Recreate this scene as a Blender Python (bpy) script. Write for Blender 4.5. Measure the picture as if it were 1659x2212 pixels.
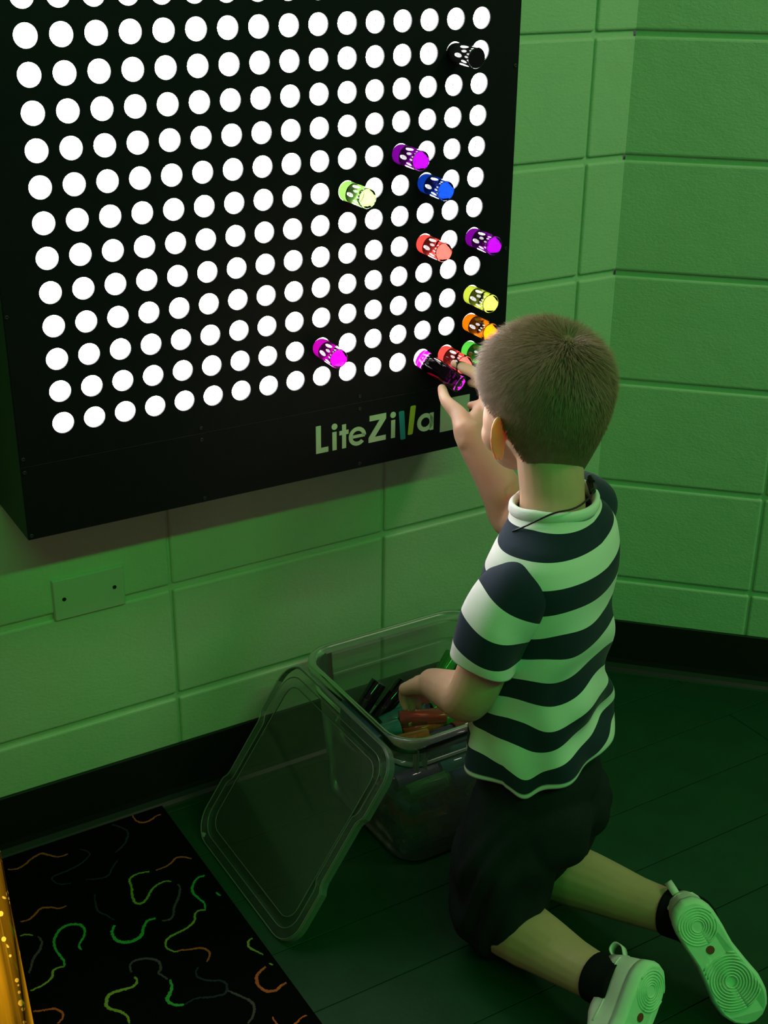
import bpy, bmesh, math, random
from mathutils import Vector, Matrix, Euler
import numpy as np

# ------------------------------------------------------------------ clear
for o in list(bpy.data.objects):
    bpy.data.objects.remove(o)
scene = bpy.context.scene
COL = scene.collection
random.seed(7)
PI = math.pi

# ------------------------------------------------------------------ camera
cam_d = bpy.data.cameras.new('camera')
cam_d.sensor_fit = 'HORIZONTAL'
cam_d.sensor_width = 36.0
cam_d.lens = 2857.09 / 1659.0 * 36.0
cam_d.clip_start = 0.02
cam = bpy.data.objects.new('camera', cam_d)
COL.objects.link(cam)
cam.location = (-1.5772, -1.78348, 1.39573)
cam.rotation_euler = (1.14622, -0.01083, -0.54581)
scene.camera = cam

# ------------------------------------------------------------------ world, lamps, exposure
world = bpy.data.worlds.new('dim_room')
scene.world = world
world.use_nodes = True
bgn = world.node_tree.nodes['Background']
bgn.inputs['Color'].default_value = (0.82, 0.80, 0.80, 1)
bgn.inputs['Strength'].default_value = 0.075

def area(name, loc, target, size, power, color, shape='DISK'):
    d = bpy.data.lights.new(name, 'AREA')
    d.shape = shape
    d.size = size
    d.energy = power
    d.color = color
    o = bpy.data.objects.new(name, d)
    COL.objects.link(o)
    o.location = loc
    o.rotation_euler = (Vector(target) - Vector(loc)).to_track_quat('-Z', 'Y').to_euler()
    return o

gl = area('green_strip_lamp', (-0.70, -3.45, 3.25), (-0.70, 0.0, 0.50), 4.4, 58.0, (0.035, 1.0, 0.10), 'RECTANGLE')
gl.data.size_y = 0.12
area('warm_ceiling_lamp', (0.70, -1.45, 2.70), (-0.45, -0.1, 0.6), 0.5, 10.0, (1.0, 0.86, 0.68))

vs = scene.view_settings
vs.view_transform = 'Standard'
vs.look = 'None'
vs.exposure = 0.0
vs.gamma = 1.0
vs.use_curve_mapping = False
cy = scene.cycles
cy.max_bounces = 10
cy.diffuse_bounces = 3
cy.glossy_bounces = 4
cy.transmission_bounces = 10
cy.transparent_max_bounces = 14
cy.caustics_reflective = False
cy.caustics_refractive = False

# ------------------------------------------------------------------ helpers
def mesh(name, verts, faces, smooth=False):
    me = bpy.data.meshes.new(name)
    me.from_pydata([tuple(v) for v in verts], [], [tuple(f) for f in faces])
    me.update()
    if smooth:
        for p in me.polygons:
            p.use_smooth = True
    return me

def put(name, me, mat=None, parent=None, loc=None):
    """link a mesh object; children keep world coordinates of their mesh unless loc is given"""
    o = bpy.data.objects.new(name, me)
    COL.objects.link(o)
    if mat is not None:
        if not me.materials:
            me.materials.append(mat)
    if parent is not None:
        o.parent = parent
        if loc is None and parent.get('_base') is not None:
            o.matrix_parent_inverse = Matrix.Translation(-parent.location)
    if loc is not None:
        o.location = loc
    return o

def tag(o, label=None, cat=None, group=None, kind=None):
    if label: o['label'] = label
    if cat: o['category'] = cat
    if group: o['group'] = group
    if kind: o['kind'] = kind
    return o

def empty(name, loc, label=None, cat=None, group=None, worldmesh=True):
    o = bpy.data.objects.new(name, None)
    o.empty_display_size = 0.05
    COL.objects.link(o)
    o.location = loc
    if worldmesh:
        o['_base'] = 1
    return tag(o, label, cat, group)

def bm_mesh(name, bm, smooth=False):
    me = bpy.data.meshes.new(name)
    bmesh.ops.recalc_face_normals(bm, faces=bm.faces[:])
    bm.to_mesh(me)
    bm.free()
    if smooth:
        for p in me.polygons:
            p.use_smooth = True
    return me

def box_me(name, x0, x1, y0, y1, z0, z1, bev=0.0, seg=2):
    bm = bmesh.new()
    bmesh.ops.create_cube(bm, size=1.0)
    bmesh.ops.scale(bm, vec=(x1 - x0, y1 - y0, z1 - z0), verts=bm.verts)
    bmesh.ops.translate(bm, vec=((x0 + x1) / 2, (y0 + y1) / 2, (z0 + z1) / 2), verts=bm.verts)
    if bev > 0:
        bmesh.ops.bevel(bm, geom=bm.edges[:], offset=bev, segments=seg, affect='EDGES', profile=0.5)
    return bm_mesh(name, bm)

def lathe_me(name, prof, n=24, axis='Z', smooth=True):
    """prof: list of (r, h); closed at the ends with fans when r>0"""
    V, F = [], []
    for r, h in prof:
        for k in range(n):
            a = 2 * PI * k / n
            V.append((r * math.cos(a), r * math.sin(a), h))
    for i in range(len(prof) - 1):
        for k in range(n):
            k2 = (k + 1) % n
            F.append((i * n + k, i * n + k2, (i + 1) * n + k2, (i + 1) * n + k))
    F.append(tuple(range(n - 1, -1, -1)))
    m = (len(prof) - 1) * n
    F.append(tuple(range(m, m + n)))
    if axis == 'Y':      # profile height runs along -Y
        V = [(x, -z, y) for x, y, z in V]
    me = mesh(name, V, F)
    if smooth:
        for p in me.polygons:
            p.use_smooth = len(p.vertices) == 4
    return me

def spline(pts, n=10):
    """Catmull-Rom through points"""
    P = [Vector(p) for p in pts]
    if len(P) < 3:
        return [P[0].lerp(P[-1], t / n) for t in range(n + 1)]
    out = []
    for i in range(len(P) - 1):
        p0 = P[max(i - 1, 0)]; p1 = P[i]; p2 = P[i + 1]; p3 = P[min(i + 2, len(P) - 1)]
        for k in range(n):
            t = k / n
            out.append(0.5 * ((2 * p1) + (p2 - p0) * t + (2 * p0 - 5 * p1 + 4 * p2 - p3) * t * t + (3 * p1 - p0 - 3 * p2 + p3) * t ** 3))
    out.append(P[-1])
    return out

def frames(path):
    T = []
    for i in range(len(path)):
        a = path[max(i - 1, 0)]; b = path[min(i + 1, len(path) - 1)]
        T.append((b - a).normalized())
    up = Vector((0, 0, 1)) if abs(T[0].z) < 0.9 else Vector((1, 0, 0))
    N = (up - T[0] * up.dot(T[0])).normalized()
    out = []
    for t in T:
        N = (N - t * N.dot(t)).normalized()
        out.append((t, N, t.cross(N)))
    return out

def tube_me(name, path, rad, n=8, cap=True, smooth=True):
    path = [Vector(p) for p in path]
    fr = frames(path)
    V, F = [], []
    for i, p in enumerate(path):
        r = rad[i] if isinstance(rad, (list, tuple)) else rad
        _, N, B = fr[i]
        for k in range(n):
            a = 2 * PI * k / n
            V.append(p + (N * math.cos(a) + B * math.sin(a)) * r)
    for i in range(len(path) - 1):
        for k in range(n):
            k2 = (k + 1) % n
            F.append((i * n + k, i * n + k2, (i + 1) * n + k2, (i + 1) * n + k))
    if cap:
        F.append(tuple(range(n - 1, -1, -1)))
        m = (len(path) - 1) * n
        F.append(tuple(range(m, m + n)))
    me = mesh(name, V, F)
    if smooth:
        for p in me.polygons:
            p.use_smooth = len(p.vertices) == 4
    return me

def join_me(name, meshes, smooth=True):
    V, F = [], []
    for me in meshes:
        o = len(V)
        V += [tuple(v.co) for v in me.vertices]
        F += [tuple(i + o for i in p.vertices) for p in me.polygons]
    return mesh(name, V, F, smooth)

def evaluated(me, mods):
    """apply a list of (type, dict) modifiers to a mesh and hand back the result"""
    o = bpy.data.objects.new('tmp', me)
    COL.objects.link(o)
    for t, kw in mods:
        m = o.modifiers.new(t, t)
        for k, v in kw.items():
            setattr(m, k, v)
    dg = bpy.context.evaluated_depsgraph_get()
    r = bpy.data.meshes.new_from_object(o.evaluated_get(dg))
    bpy.data.objects.remove(o)
    return r

def copy_tree(o, parent=None):
    c = o.copy()
    COL.objects.link(c)
    c.parent = parent
    for ch in list(o.children):
        copy_tree(ch, c)
    return c

# ------------------------------------------------------------------ materials
def newmat(name):
    m = bpy.data.materials.new(name)
    m.use_nodes = True
    nt = m.node_tree
    return m, nt, nt.nodes['Principled BSDF']

def node(nt, t, **kw):
    n = nt.nodes.new(t)
    for k, v in kw.items():
        setattr(n, k, v)
    return n

def plain(name, col, rough=0.5, spec=0.5, noise=0.0, nscale=40, bump=0.0, bscale=200, metal=0.0, sss=0.0, coat=0.0):
    m, nt, b = newmat(name)
    b.inputs['Base Color'].default_value = (*col, 1)
    b.inputs['Roughness'].default_value = rough
    b.inputs['Specular IOR Level'].default_value = spec
    b.inputs['Metallic'].default_value = metal
    b.inputs['Coat Weight'].default_value = coat
    tc = node(nt, 'ShaderNodeTexCoord')
    if noise > 0:
        nz = node(nt, 'ShaderNodeTexNoise')
        nz.inputs['Scale'].default_value = nscale
        nz.inputs['Detail'].default_value = 4
        nt.links.new(tc.outputs['Object'], nz.inputs['Vector'])
        mx = node(nt, 'ShaderNodeMix', data_type='RGBA')
        mx.inputs['A'].default_value = (*[c * (1 - noise) for c in col], 1)
        mx.inputs['B'].default_value = (*[min(1, c * (1 + noise)) for c in col], 1)
        nt.links.new(nz.outputs['Fac'], mx.inputs['Factor'])
        nt.links.new(mx.outputs['Result'], b.inputs['Base Color'])
    if bump > 0:
        nb = node(nt, 'ShaderNodeTexNoise')
        nb.inputs['Scale'].default_value = bscale
        nb.inputs['Detail'].default_value = 3
        nt.links.new(tc.outputs['Object'], nb.inputs['Vector'])
        bp = node(nt, 'ShaderNodeBump')
        bp.inputs['Strength'].default_value = bump
        bp.inputs['Distance'].default_value = 0.002
        nt.links.new(nb.outputs['Fac'], bp.inputs['Height'])
        nt.links.new(bp.outputs['Normal'], b.inputs['Normal'])
    if sss > 0:
        b.inputs['Subsurface Weight'].default_value = sss
        b.inputs['Subsurface Radius'].default_value = (1.0, 0.28, 0.10)
        b.inputs['Subsurface Scale'].default_value = 0.018
    return m

def emit(name, col, strength):
    m = bpy.data.materials.new(name)
    m.use_nodes = True
    nt = m.node_tree
    nt.nodes.remove(nt.nodes['Principled BSDF'])
    e = node(nt, 'ShaderNodeEmission')
    e.inputs['Color'].default_value = (*col, 1)
    e.inputs['Strength'].default_value = strength
    nt.links.new(e.outputs[0], nt.nodes['Material Output'].inputs['Surface'])
    return m

def acrylic(name, col, rough=0.0, clear=1.0):
    """solid coloured acrylic"""
    m, nt, b = newmat(name)
    b.inputs['Base Color'].default_value = (*col, 1)
    b.inputs['Roughness'].default_value = rough
    b.inputs['IOR'].default_value = 1.49
    b.inputs['Transmission Weight'].default_value = clear
    return m

def clear_sheet(name, tint, haze, hazecol, rough=0.1):
    """thin moulded plastic sheet: mostly see-through, some milkiness, glossy by Fresnel"""
    m = bpy.data.materials.new(name)
    m.use_nodes = True
    nt = m.node_tree
    nt.nodes.remove(nt.nodes['Principled BSDF'])
    tr = node(nt, 'ShaderNodeBsdfTransparent'); tr.inputs['Color'].default_value = (*tint, 1)
    df = node(nt, 'ShaderNodeBsdfDiffuse'); df.inputs['Color'].default_value = (*hazecol, 1)
    tl = node(nt, 'ShaderNodeBsdfTranslucent'); tl.inputs['Color'].default_value = (*hazecol, 1)
    m1 = node(nt, 'ShaderNodeMixShader'); m1.inputs[0].default_value = 0.5
    nt.links.new(df.outputs[0], m1.inputs[1]); nt.links.new(tl.outputs[0], m1.inputs[2])
    m2 = node(nt, 'ShaderNodeMixShader'); m2.inputs[0].default_value = haze
    nt.links.new(tr.outputs[0], m2.inputs[1]); nt.links.new(m1.outputs[0], m2.inputs[2])
    gl = node(nt, 'ShaderNodeBsdfGlossy'); gl.inputs['Roughness'].default_value = rough
    fr = node(nt, 'ShaderNodeFresnel'); fr.inputs['IOR'].default_value = 1.45
    m3 = node(nt, 'ShaderNodeMixShader')
    nt.links.new(fr.outputs[0], m3.inputs[0])
    nt.links.new(m2.outputs[0], m3.inputs[1]); nt.links.new(gl.outputs[0], m3.inputs[2])
    nt.links.new(m3.outputs[0], nt.nodes['Material Output'].inputs['Surface'])
    return m

M = {}
def wall_paint():
    m, nt, b = newmat('painted_block')
    b.inputs['Roughness'].default_value = 0.42
    tc = node(nt, 'ShaderNodeTexCoord')
    geo = node(nt, 'ShaderNodeNewGeometry')
    n1 = node(nt, 'ShaderNodeTexNoise'); n1.inputs['Scale'].default_value = 9; n1.inputs['Detail'].default_value = 5
    nt.links.new(geo.outputs['Position'], n1.inputs['Vector'])
    mx = node(nt, 'ShaderNodeMix', data_type='RGBA')
    mx.inputs['A'].default_value = (0.42, 0.54, 0.38, 1)
    mx.inputs['B'].default_value = (0.48, 0.61, 0.44, 1)
    nt.links.new(n1.outputs['Fac'], mx.inputs['Factor'])
    nt.links.new(mx.outputs['Result'], b.inputs['Base Color'])
    mp = node(nt, 'ShaderNodeMapping'); mp.inputs['Scale'].default_value = (1, 1, 1.6)
    nt.links.new(geo.outputs['Position'], mp.inputs['Vector'])
    n2 = node(nt, 'ShaderNodeTexNoise'); n2.inputs['Scale'].default_value = 150; n2.inputs['Detail'].default_value = 3; n2.inputs['Distortion'].default_value = 0.6
    n3 = node(nt, 'ShaderNodeTexNoise'); n3.inputs['Scale'].default_value = 24; n3.inputs['Detail'].default_value = 2
    nt.links.new(mp.outputs[0], n2.inputs['Vector']); nt.links.new(geo.outputs['Position'], n3.inputs['Vector'])
    b1 = node(nt, 'ShaderNodeBump'); b1.inputs['Strength'].default_value = 0.45; b1.inputs['Distance'].default_value = 0.0015
    nt.links.new(n2.outputs['Fac'], b1.inputs['Height'])
    b2 = node(nt, 'ShaderNodeBump'); b2.inputs['Strength'].default_value = 0.3; b2.inputs['Distance'].default_value = 0.004
    nt.links.new(n3.outputs['Fac'], b2.inputs['Height']); nt.links.new(b1.outputs[0], b2.inputs['Normal'])
    nt.links.new(b2.outputs[0], b.inputs['Normal'])
    return m
M['wall'] = wall_paint()
M['base'] = plain('black_vinyl', (0.008, 0.008, 0.008), 0.45, 0.4)
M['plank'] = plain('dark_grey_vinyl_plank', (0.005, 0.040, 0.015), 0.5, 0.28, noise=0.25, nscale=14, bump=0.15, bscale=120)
M['subfloor'] = plain('plank_joint', (0.006, 0.006, 0.006), 0.9, 0.1)
M['carpet'] = plain('black_carpet', (0.0035, 0.0035, 0.0035), 1.0, 0.0, noise=0.4, nscale=300, bump=0.6, bscale=500)
M['sq_o'] = plain('carpet_orange_yarn', (0.60, 0.10, 0.035), 1.0, 0.0, noise=0.3, nscale=400, bump=0.5, bscale=600)
M['sq_g'] = plain('carpet_green_yarn', (0.05, 0.32, 0.06), 1.0, 0.0, noise=0.3, nscale=400, bump=0.5, bscale=600)
M['sq_y'] = plain('carpet_lime_yarn', (0.25, 0.30, 0.05), 1.0, 0.0, noise=0.3, nscale=400, bump=0.5, bscale=600)
M['sq_w'] = plain('carpet_grey_yarn', (0.09, 0.06, 0.075), 1.0, 0.0, noise=0.3, nscale=400, bump=0.5, bscale=600)
M['sq_g3'] = plain('carpet_dull_blue_yarn', (0.03, 0.03, 0.05), 1.0, 0.0, noise=0.3, nscale=400, bump=0.5, bscale=600)
M['board'] = plain('black_painted_board', (0.006, 0.0042, 0.010), 0.5, 0.22, noise=0.3, nscale=60)
M['screw'] = plain('black_screw', (0.03, 0.03, 0.03), 0.35, 0.6, metal=0.6)
M['sock_lit'] = emit('lit_socket_wall', (1.0, 0.985, 0.96), 13.0)
M['sock_ring'] = emit('lit_socket_ring', (1.0, 0.985, 0.96), 0.60)
M['lens_lit'] = emit('lit_socket_lens', (1.0, 0.99, 0.97), 42.0)
M['let_w'] = plain('pale_lettering', (0.62, 0.62, 0.55), 0.5)
M['let_b'] = plain('blue_lettering', (0.03, 0.28, 0.48), 0.5)
M['let_y'] = plain('yellow_lettering', (0.60, 0.58, 0.06), 0.5)
M['plate'] = plain('painted_plate', (0.46, 0.53, 0.42), 0.35)
M['hole'] = plain('dark_screw_hole', (0.006, 0.006, 0.006), 0.8)
M['tub'] = clear_sheet('frosted_tub_plastic', (0.93, 0.96, 0.93), 0.29, (0.34, 0.43, 0.35), 0.3)
M['lid'] = clear_sheet('clear_lid_plastic', (0.96, 0.98, 0.96), 0.11, (0.6, 0.66, 0.6), 0.08)
M['rim'] = clear_sheet('milky_rim_plastic', (0.9, 0.94, 0.9), 0.34, (0.66, 0.70, 0.66), 0.2)
M['latch'] = plain('dark_teal_latch', (0.012, 0.06, 0.08), 0.4)
M['skin'] = plain('skin', (0.62, 0.37, 0.25), 0.5, 0.4, noise=0.06, nscale=60, sss=0.5)
M['hair'] = plain('brown_hair', (0.25, 0.148, 0.090), 0.55, 0.35, noise=0.35, nscale=90)
M['collar'] = plain('white_rib_cotton', (0.78, 0.78, 0.74), 0.9, 0.1, bump=0.2, bscale=700)
M['shorts'] = plain('charcoal_jersey', (0.016, 0.018, 0.022), 0.9, 0.15, noise=0.2, nscale=200, bump=0.2, bscale=700)
M['sock'] = plain('black_sock', (0.008, 0.008, 0.01), 0.95, 0.1, bump=0.3, bscale=900)
M['shoe'] = plain('white_shoe_leather', (0.72, 0.72, 0.66), 0.5, 0.4, noise=0.12, nscale=50)
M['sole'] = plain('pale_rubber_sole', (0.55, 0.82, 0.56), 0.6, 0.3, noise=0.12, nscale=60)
M['badge'] = plain('dull_red_mark', (0.25, 0.05, 0.02), 0.6)
M['cord'] = plain('black_cord', (0.008, 0.008, 0.008), 0.5, 0.4)
PEG = {'purple': (0.0190, 0.0001, 0.0300), 'blue': (0.0003, 0.0034, 0.036), 'green': (0.010, 0.065, 0.006), 'lime': (0.045, 0.105, 0.018),
       'red': (0.130, 0.0085, 0.0065), 'yellow': (0.062, 0.075, 0.006), 'orange': (0.095, 0.0210, 0.0002), 'magenta': (0.055, 0.0001, 0.045),
       'held_magenta_bright': (0.16, 0.001, 0.13), 'black': (0.004, 0.004, 0.004)}  # held peg: magenta brightened in colour to replace light it lacks
for k, c in PEG.items():
    if k == 'black':
        M['peg_' + k] = plain('glossy_black_acrylic', c, 0.05, 0.6)
    else:
        M['peg_' + k] = acrylic(k + '_acrylic', c)

# ------------------------------------------------------------------ the setting
CH, CW = 0.2032, 0.398          # course height, stack-bond block width
ZTOP = 12 * CH
DX = Vector((math.sin(PI / 4), -math.cos(PI / 4), 0))   # along the angled right wall

def block_me(w, h):
    """a painted block face with eased edges; origin at its middle, front at y=0"""
    return box_me('block', -w / 2, w / 2, 0.0, 0.05, -h / 2, h / 2, 0.0045, 3)

def build_wall(name, xs, root_loc, rotz):
    x0, x1 = xs[0], xs[-1]
    w = put(name, box_me(name, x0, x1, 0.0055, 0.12, 0.0, ZTOP), M['wall'])
    w.location = root_loc
    w.rotation_euler = (0, 0, rotz)
    tag(w, kind='structure')
    cache = {}
    for i in range(len(xs) - 1):
        a, b = xs[i] + (0.0022 if xs[i] else -0.006), xs[i + 1] - (0.0022 if xs[i + 1] else -0.006)
        key = round(b - a, 4)
        if key not in cache:
            cache[key] = block_me(b - a, CH - 0.0098)
        for k in range(12):
            o = put('block', cache[key], M['wall'], w, loc=((a + b) / 2, random.uniform(-0.0004, 0.0004), (k + 0.5) * CH))
    return w

left_x = [-0.0848 - CW * k for k in range(6, -1, -1)] + [0.0]
wall_left = build_wall('wall_left', left_x, (0, 0, 0), 0)
right_x = [0.0] + [0.31 + CW * k for k in range(6)]
wall_right = build_wall('wall_right', right_x, (0, 0, 0), -PI / 4)

# coved vinyl baseboards
def baseboard(name, length, sign):
    prof = [(0.0, 0.112), (-0.0035, 0.112), (-0.0045, 0.110), (-0.0045, 0.026), (-0.006, 0.016), (-0.010, 0.008), (-0.016, 0.0035), (-0.018, 0.0), (0.0, 0.0)]
    V, F = [], []
    n = len(prof)
    for x in (0.0, length * sign):
        for y, z in prof:
            V.append((x, y, z))
    for k in range(n):
        k2 = (k + 1) % n
        F.append((k, k2, n + k2, n + k))
    F.append(tuple(range(n))); F.append(tuple(range(2 * n - 1, n - 1, -1)))
    bm = bmesh.new()
    me = mesh(name, V, F)
    bm.from_mesh(me)
    return tag(put(name, bm_mesh(name, bm), M['base']), kind='structure')
bl = baseboard('baseboard_left', 2.47, -1)
br = baseboard('baseboard_right', 2.2, 1)
br.rotation_euler = (0, 0, -PI / 4)

# floor: dark joint layer with vinyl planks lying on it
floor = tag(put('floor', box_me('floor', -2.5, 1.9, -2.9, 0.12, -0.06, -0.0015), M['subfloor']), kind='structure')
PW = 0.130
pcache = {}
y = -0.031
row = 0
while y > -2.8:
    x = -0.926 - (0.0 if row % 2 else 0.45)
    y0, y1 = y - PW + 0.0007, y - 0.0007
    xmax = -y + 0.15
    while x < xmax:
        a, b = max(x, -0.926) + 0.0007, min(x + 1.5, 1.88) - 0.0007
        key = round(b - a, 3)
        if key not in pcache:
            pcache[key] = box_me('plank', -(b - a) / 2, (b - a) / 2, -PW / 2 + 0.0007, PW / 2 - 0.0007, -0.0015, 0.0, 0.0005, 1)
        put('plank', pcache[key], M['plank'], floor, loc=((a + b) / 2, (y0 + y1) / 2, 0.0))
        x += 1.5
    y -= PW
    row += 1
# cut strip next to the baseboard
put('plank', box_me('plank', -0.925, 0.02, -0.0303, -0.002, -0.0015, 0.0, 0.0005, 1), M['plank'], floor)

# ------------------------------------------------------------------ carpet with squiggles
carpet = empty('carpet', (-1.6, -1.2, 0.0), 'black carpet strip with thin orange, green and lime squiggles beside the baseboard', 'carpet')
put('pile', box_me('pile', -2.45, -0.927, -2.75, -0.012, -0.0012, 0.006, 0.002, 2), M['carpet'], carpet)
SQ=[('o',0.0022,[(-0.981,-0.014),(-0.982,-0.024),(-0.979,-0.036),(-0.971,-0.042),(-0.959,-0.041),(-0.948,-0.036),(-0.939,-0.036)]),('g3',0.0025,[(-1.019,-0.021),(-1.008,-0.037),(-1.005,-0.054),(-1.017,-0.074),(-1.03,-0.085),(-1.041,-0.091)]),('o',0.0025,[(-1.202,-0.044),(-1.191,-0.05),(-1.177,-0.047),(-1.161,-0.037),(-1.145,-0.033),(-1.135,-0.043),(-1.124,-0.055),(-1.108,-0.056)]),('g3',0.002,[(-1.087,-0.054),(-1.077,-0.071),(-1.087,-0.083),(-1.103,-0.091),(-1.124,-0.095),(-1.145,-0.097),(-1.15,-0.105),(-1.143,-0.12),(-1.128,-0.126)]),('g3',0.002,[(-1.045,-0.111),(-1.059,-0.125),(-1.07,-0.138),(-1.084,-0.139),(-1.104,-0.131)]),('o',0.0022,[(-1.001,-0.165),(-0.986,-0.165),(-0.974,-0.161),(-0.962,-0.154),(-0.951,-0.157),(-0.941,-0.168)]),('y',0.0028,[(-1.011,-0.163),(-1.025,-0.159),(-1.038,-0.16),(-1.046,-0.166),(-1.049,-0.183),(-1.056,-0.204),(-1.057,-0.22),(-1.05,-0.226),(-1.04,-0.221),(-1.029,-0.209),(-1.016,-0.2),(-1.001,-0.197),(-0.991,-0.202)]),('w',0.0028,[(-0.984,-0.214),(-0.986,-0.226),(-0.997,-0.244),(-1.009,-0.258),(-1.018,-0.274),(-1.026,-0.281),(-1.038,-0.278)]),('g',0.0028,[(-0.94,-0.216),(-0.951,-0.216),(-0.964,-0.226),(-0.972,-0.243),(-0.97,-0.259),(-0.967,-0.275),(-0.971,-0.288)]),('y',0.0025,[(-0.971,-0.289),(-0.981,-0.286),(-0.989,-0.29),(-0.996,-0.303),(-1.01,-0.311),(-1.026,-0.314),(-1.04,-0.316),(-1.05,-0.322),(-1.054,-0.334),(-1.05,-0.345),(-1.043,-0.351)]),('o',0.0025,[(-1.043,-0.349),(-1.027,-0.355),(-1.011,-0.361),(-1.005,-0.37),(-1.005,-0.38),(-1.015,-0.392)]),('o',0.0022,[(-1.222,-0.172),(-1.211,-0.174),(-1.2,-0.169),(-1.186,-0.159),(-1.173,-0.164),(-1.162,-0.173),(-1.151,-0.173)]),('g3',0.0022,[(-1.105,-0.17),(-1.111,-0.192),(-1.113,-0.21),(-1.106,-0.224),(-1.099,-0.24)]),('g',0.0039,[(-1.103,-0.251),(-1.111,-0.262),(-1.113,-0.275),(-1.109,-0.287),(-1.098,-0.295),(-1.086,-0.296),(-1.075,-0.29),(-1.067,-0.277),(-1.056,-0.267),(-1.044,-0.268)]),('g',0.0031,[(-1.164,-0.275),(-1.162,-0.263),(-1.152,-0.252),(-1.145,-0.239),(-1.146,-0.226),(-1.154,-0.218),(-1.167,-0.215),(-1.18,-0.221),(-1.191,-0.236),(-1.195,-0.253),(-1.194,-0.271),(-1.193,-0.286),(-1.197,-0.296)]),('y',0.0025,[(-1.196,-0.295),(-1.206,-0.293),(-1.214,-0.297),(-1.217,-0.306),(-1.228,-0.313),(-1.24,-0.316),(-1.252,-0.317)]),('y',0.0017,[(-1.232,-0.202),(-1.223,-0.203),(-1.215,-0.21)]),('w',0.0028,[(-1.209,-0.216),(-1.208,-0.231),(-1.217,-0.245),(-1.229,-0.257),(-1.237,-0.271),(-1.244,-0.283)]),('w',0.0028,[(-1.117,-0.356),(-1.114,-0.342),(-1.105,-0.336),(-1.093,-0.338),(-1.082,-0.345),(-1.075,-0.356),(-1.078,-0.37),(-1.084,-0.377),(-1.08,-0.387),(-1.078,-0.395)]),('g',0.0036,[(-1.075,-0.397),(-1.078,-0.411),(-1.086,-0.422),(-1.093,-0.429),(-1.092,-0.439),(-1.085,-0.447),(-1.077,-0.451)]),('y',0.0034,[(-1.116,-0.367),(-1.117,-0.376),(-1.126,-0.383),(-1.14,-0.381),(-1.154,-0.379),(-1.164,-0.384),(-1.17,-0.396),(-1.168,-0.406),(-1.158,-0.418),(-1.153,-0.43),(-1.155,-0.445)]),('g3',0.0025,[(-1.031,-0.395),(-1.038,-0.403),(-1.038,-0.415),(-1.026,-0.428),(-1.013,-0.436),(-1.01,-0.449),(-1.02,-0.461),(-1.039,-0.457),(-1.057,-0.449),(-1.076,-0.451)]),('w',0.0028,[(-1.013,-0.458),(-1.005,-0.472),(-0.996,-0.488),(-0.994,-0.502),(-1.002,-0.517),(-1.015,-0.528)]),('y',0.0025,[(-0.937,-0.381),(-0.945,-0.384),(-0.949,-0.396),(-0.944,-0.408),(-0.938,-0.42)]),('g',0.0022,[(-0.941,-0.261),(-0.938,-0.272)]),('y',0.002,[(-0.939,-0.44),(-0.935,-0.446)]),('o',0.0034,[(-0.946,-0.444),(-0.958,-0.448),(-0.968,-0.458),(-0.971,-0.472),(-0.966,-0.487),(-0.954,-0.492),(-0.944,-0.488),(-0.935,-0.487)]),('o',0.0025,[(-1.261,-0.356),(-1.247,-0.362),(-1.235,-0.366),(-1.228,-0.377),(-1.229,-0.387),(-1.239,-0.395)])]
for c, w, pts in SQ:
    pth = spline([(a, b, 0.0) for a, b in pts], 8)
    pth = [p + Vector((random.uniform(-1, 1), random.uniform(-1, 1), 0)) * 0.0006 for p in pth]
    fr = frames(pth)
    V, F = [], []
    n = len(pth)
    for i, p in enumerate(pth):
        t, _, _ = fr[i]
        s = Vector((-t.y, t.x, 0))
        ww = w * 0.9 * (0.55 + 0.45 * math.sin(PI * min(1, max(0.12, i / (n - 1)))) + random.uniform(-0.22, 0.22))
        for k, (d, z) in enumerate(((-1, 0.0055), (-0.6, 0.0067), (0.6, 0.0067), (1, 0.0055))):
            V.append((p.x + s.x * ww * d, p.y + s.y * ww * d, z))
    for i in range(n - 1):
        for k in range(3):
            F.append((i * 4 + k, i * 4 + k + 1, i * 4 + 5 + k, i * 4 + 4 + k))
    sq_me = mesh('squiggle', V, F)
    sq0 = put('squiggle', sq_me, M['sq_' + c], carpet)
    for dx in (0, 1, 2):                      # the pattern repeats over the rest of the carpet
        for dy in (0, 1, 2):
            if dx or dy:
                q = sq0.copy(); COL.objects.link(q)
                q.location = (-0.338 * dx, -0.52 * dy - 0.0 * dx, 0.0)

# ------------------------------------------------------------------ blank wall plate
wp = empty('wall_plate', (-1.017, 0.0, 0.3985), 'blank painted cover plate with two dark screw holes low on the block wall', 'wall plate')
bm = bmesh.new()
bmesh.ops.create_cube(bm, size=1.0)
bmesh.ops.scale(bm, vec=(0.116, 0.006, 0.0715), verts=bm.verts)
for v in bm.verts:
    if v.co.y < 0:
        v.co.x *= 0.965; v.co.z *= 0.94
bmesh.ops.bevel(bm, geom=bm.edges[:], offset=0.0012, segments=2, affect='EDGES', profile=0.5)
bmesh.ops.translate(bm, vec=(-1.017, -0.0025, 0.4345), verts=bm.verts)
put('cover', bm_mesh('cover', bm), M['plate'], wp)
for dx in (-0.0408, 0.0400):
    s = put('screw', lathe_me('screw', [(0.0028, 0.0), (0.0032, 0.0005), (0.0032, 0.0010), (0.0016, 0.0012), (0.0014, 0.0007)], 14, 'Y'), M['hole'], wp)
    s.location = (-1.017 + dx, -0.0054, 0.4345 + 0.0006)

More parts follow.
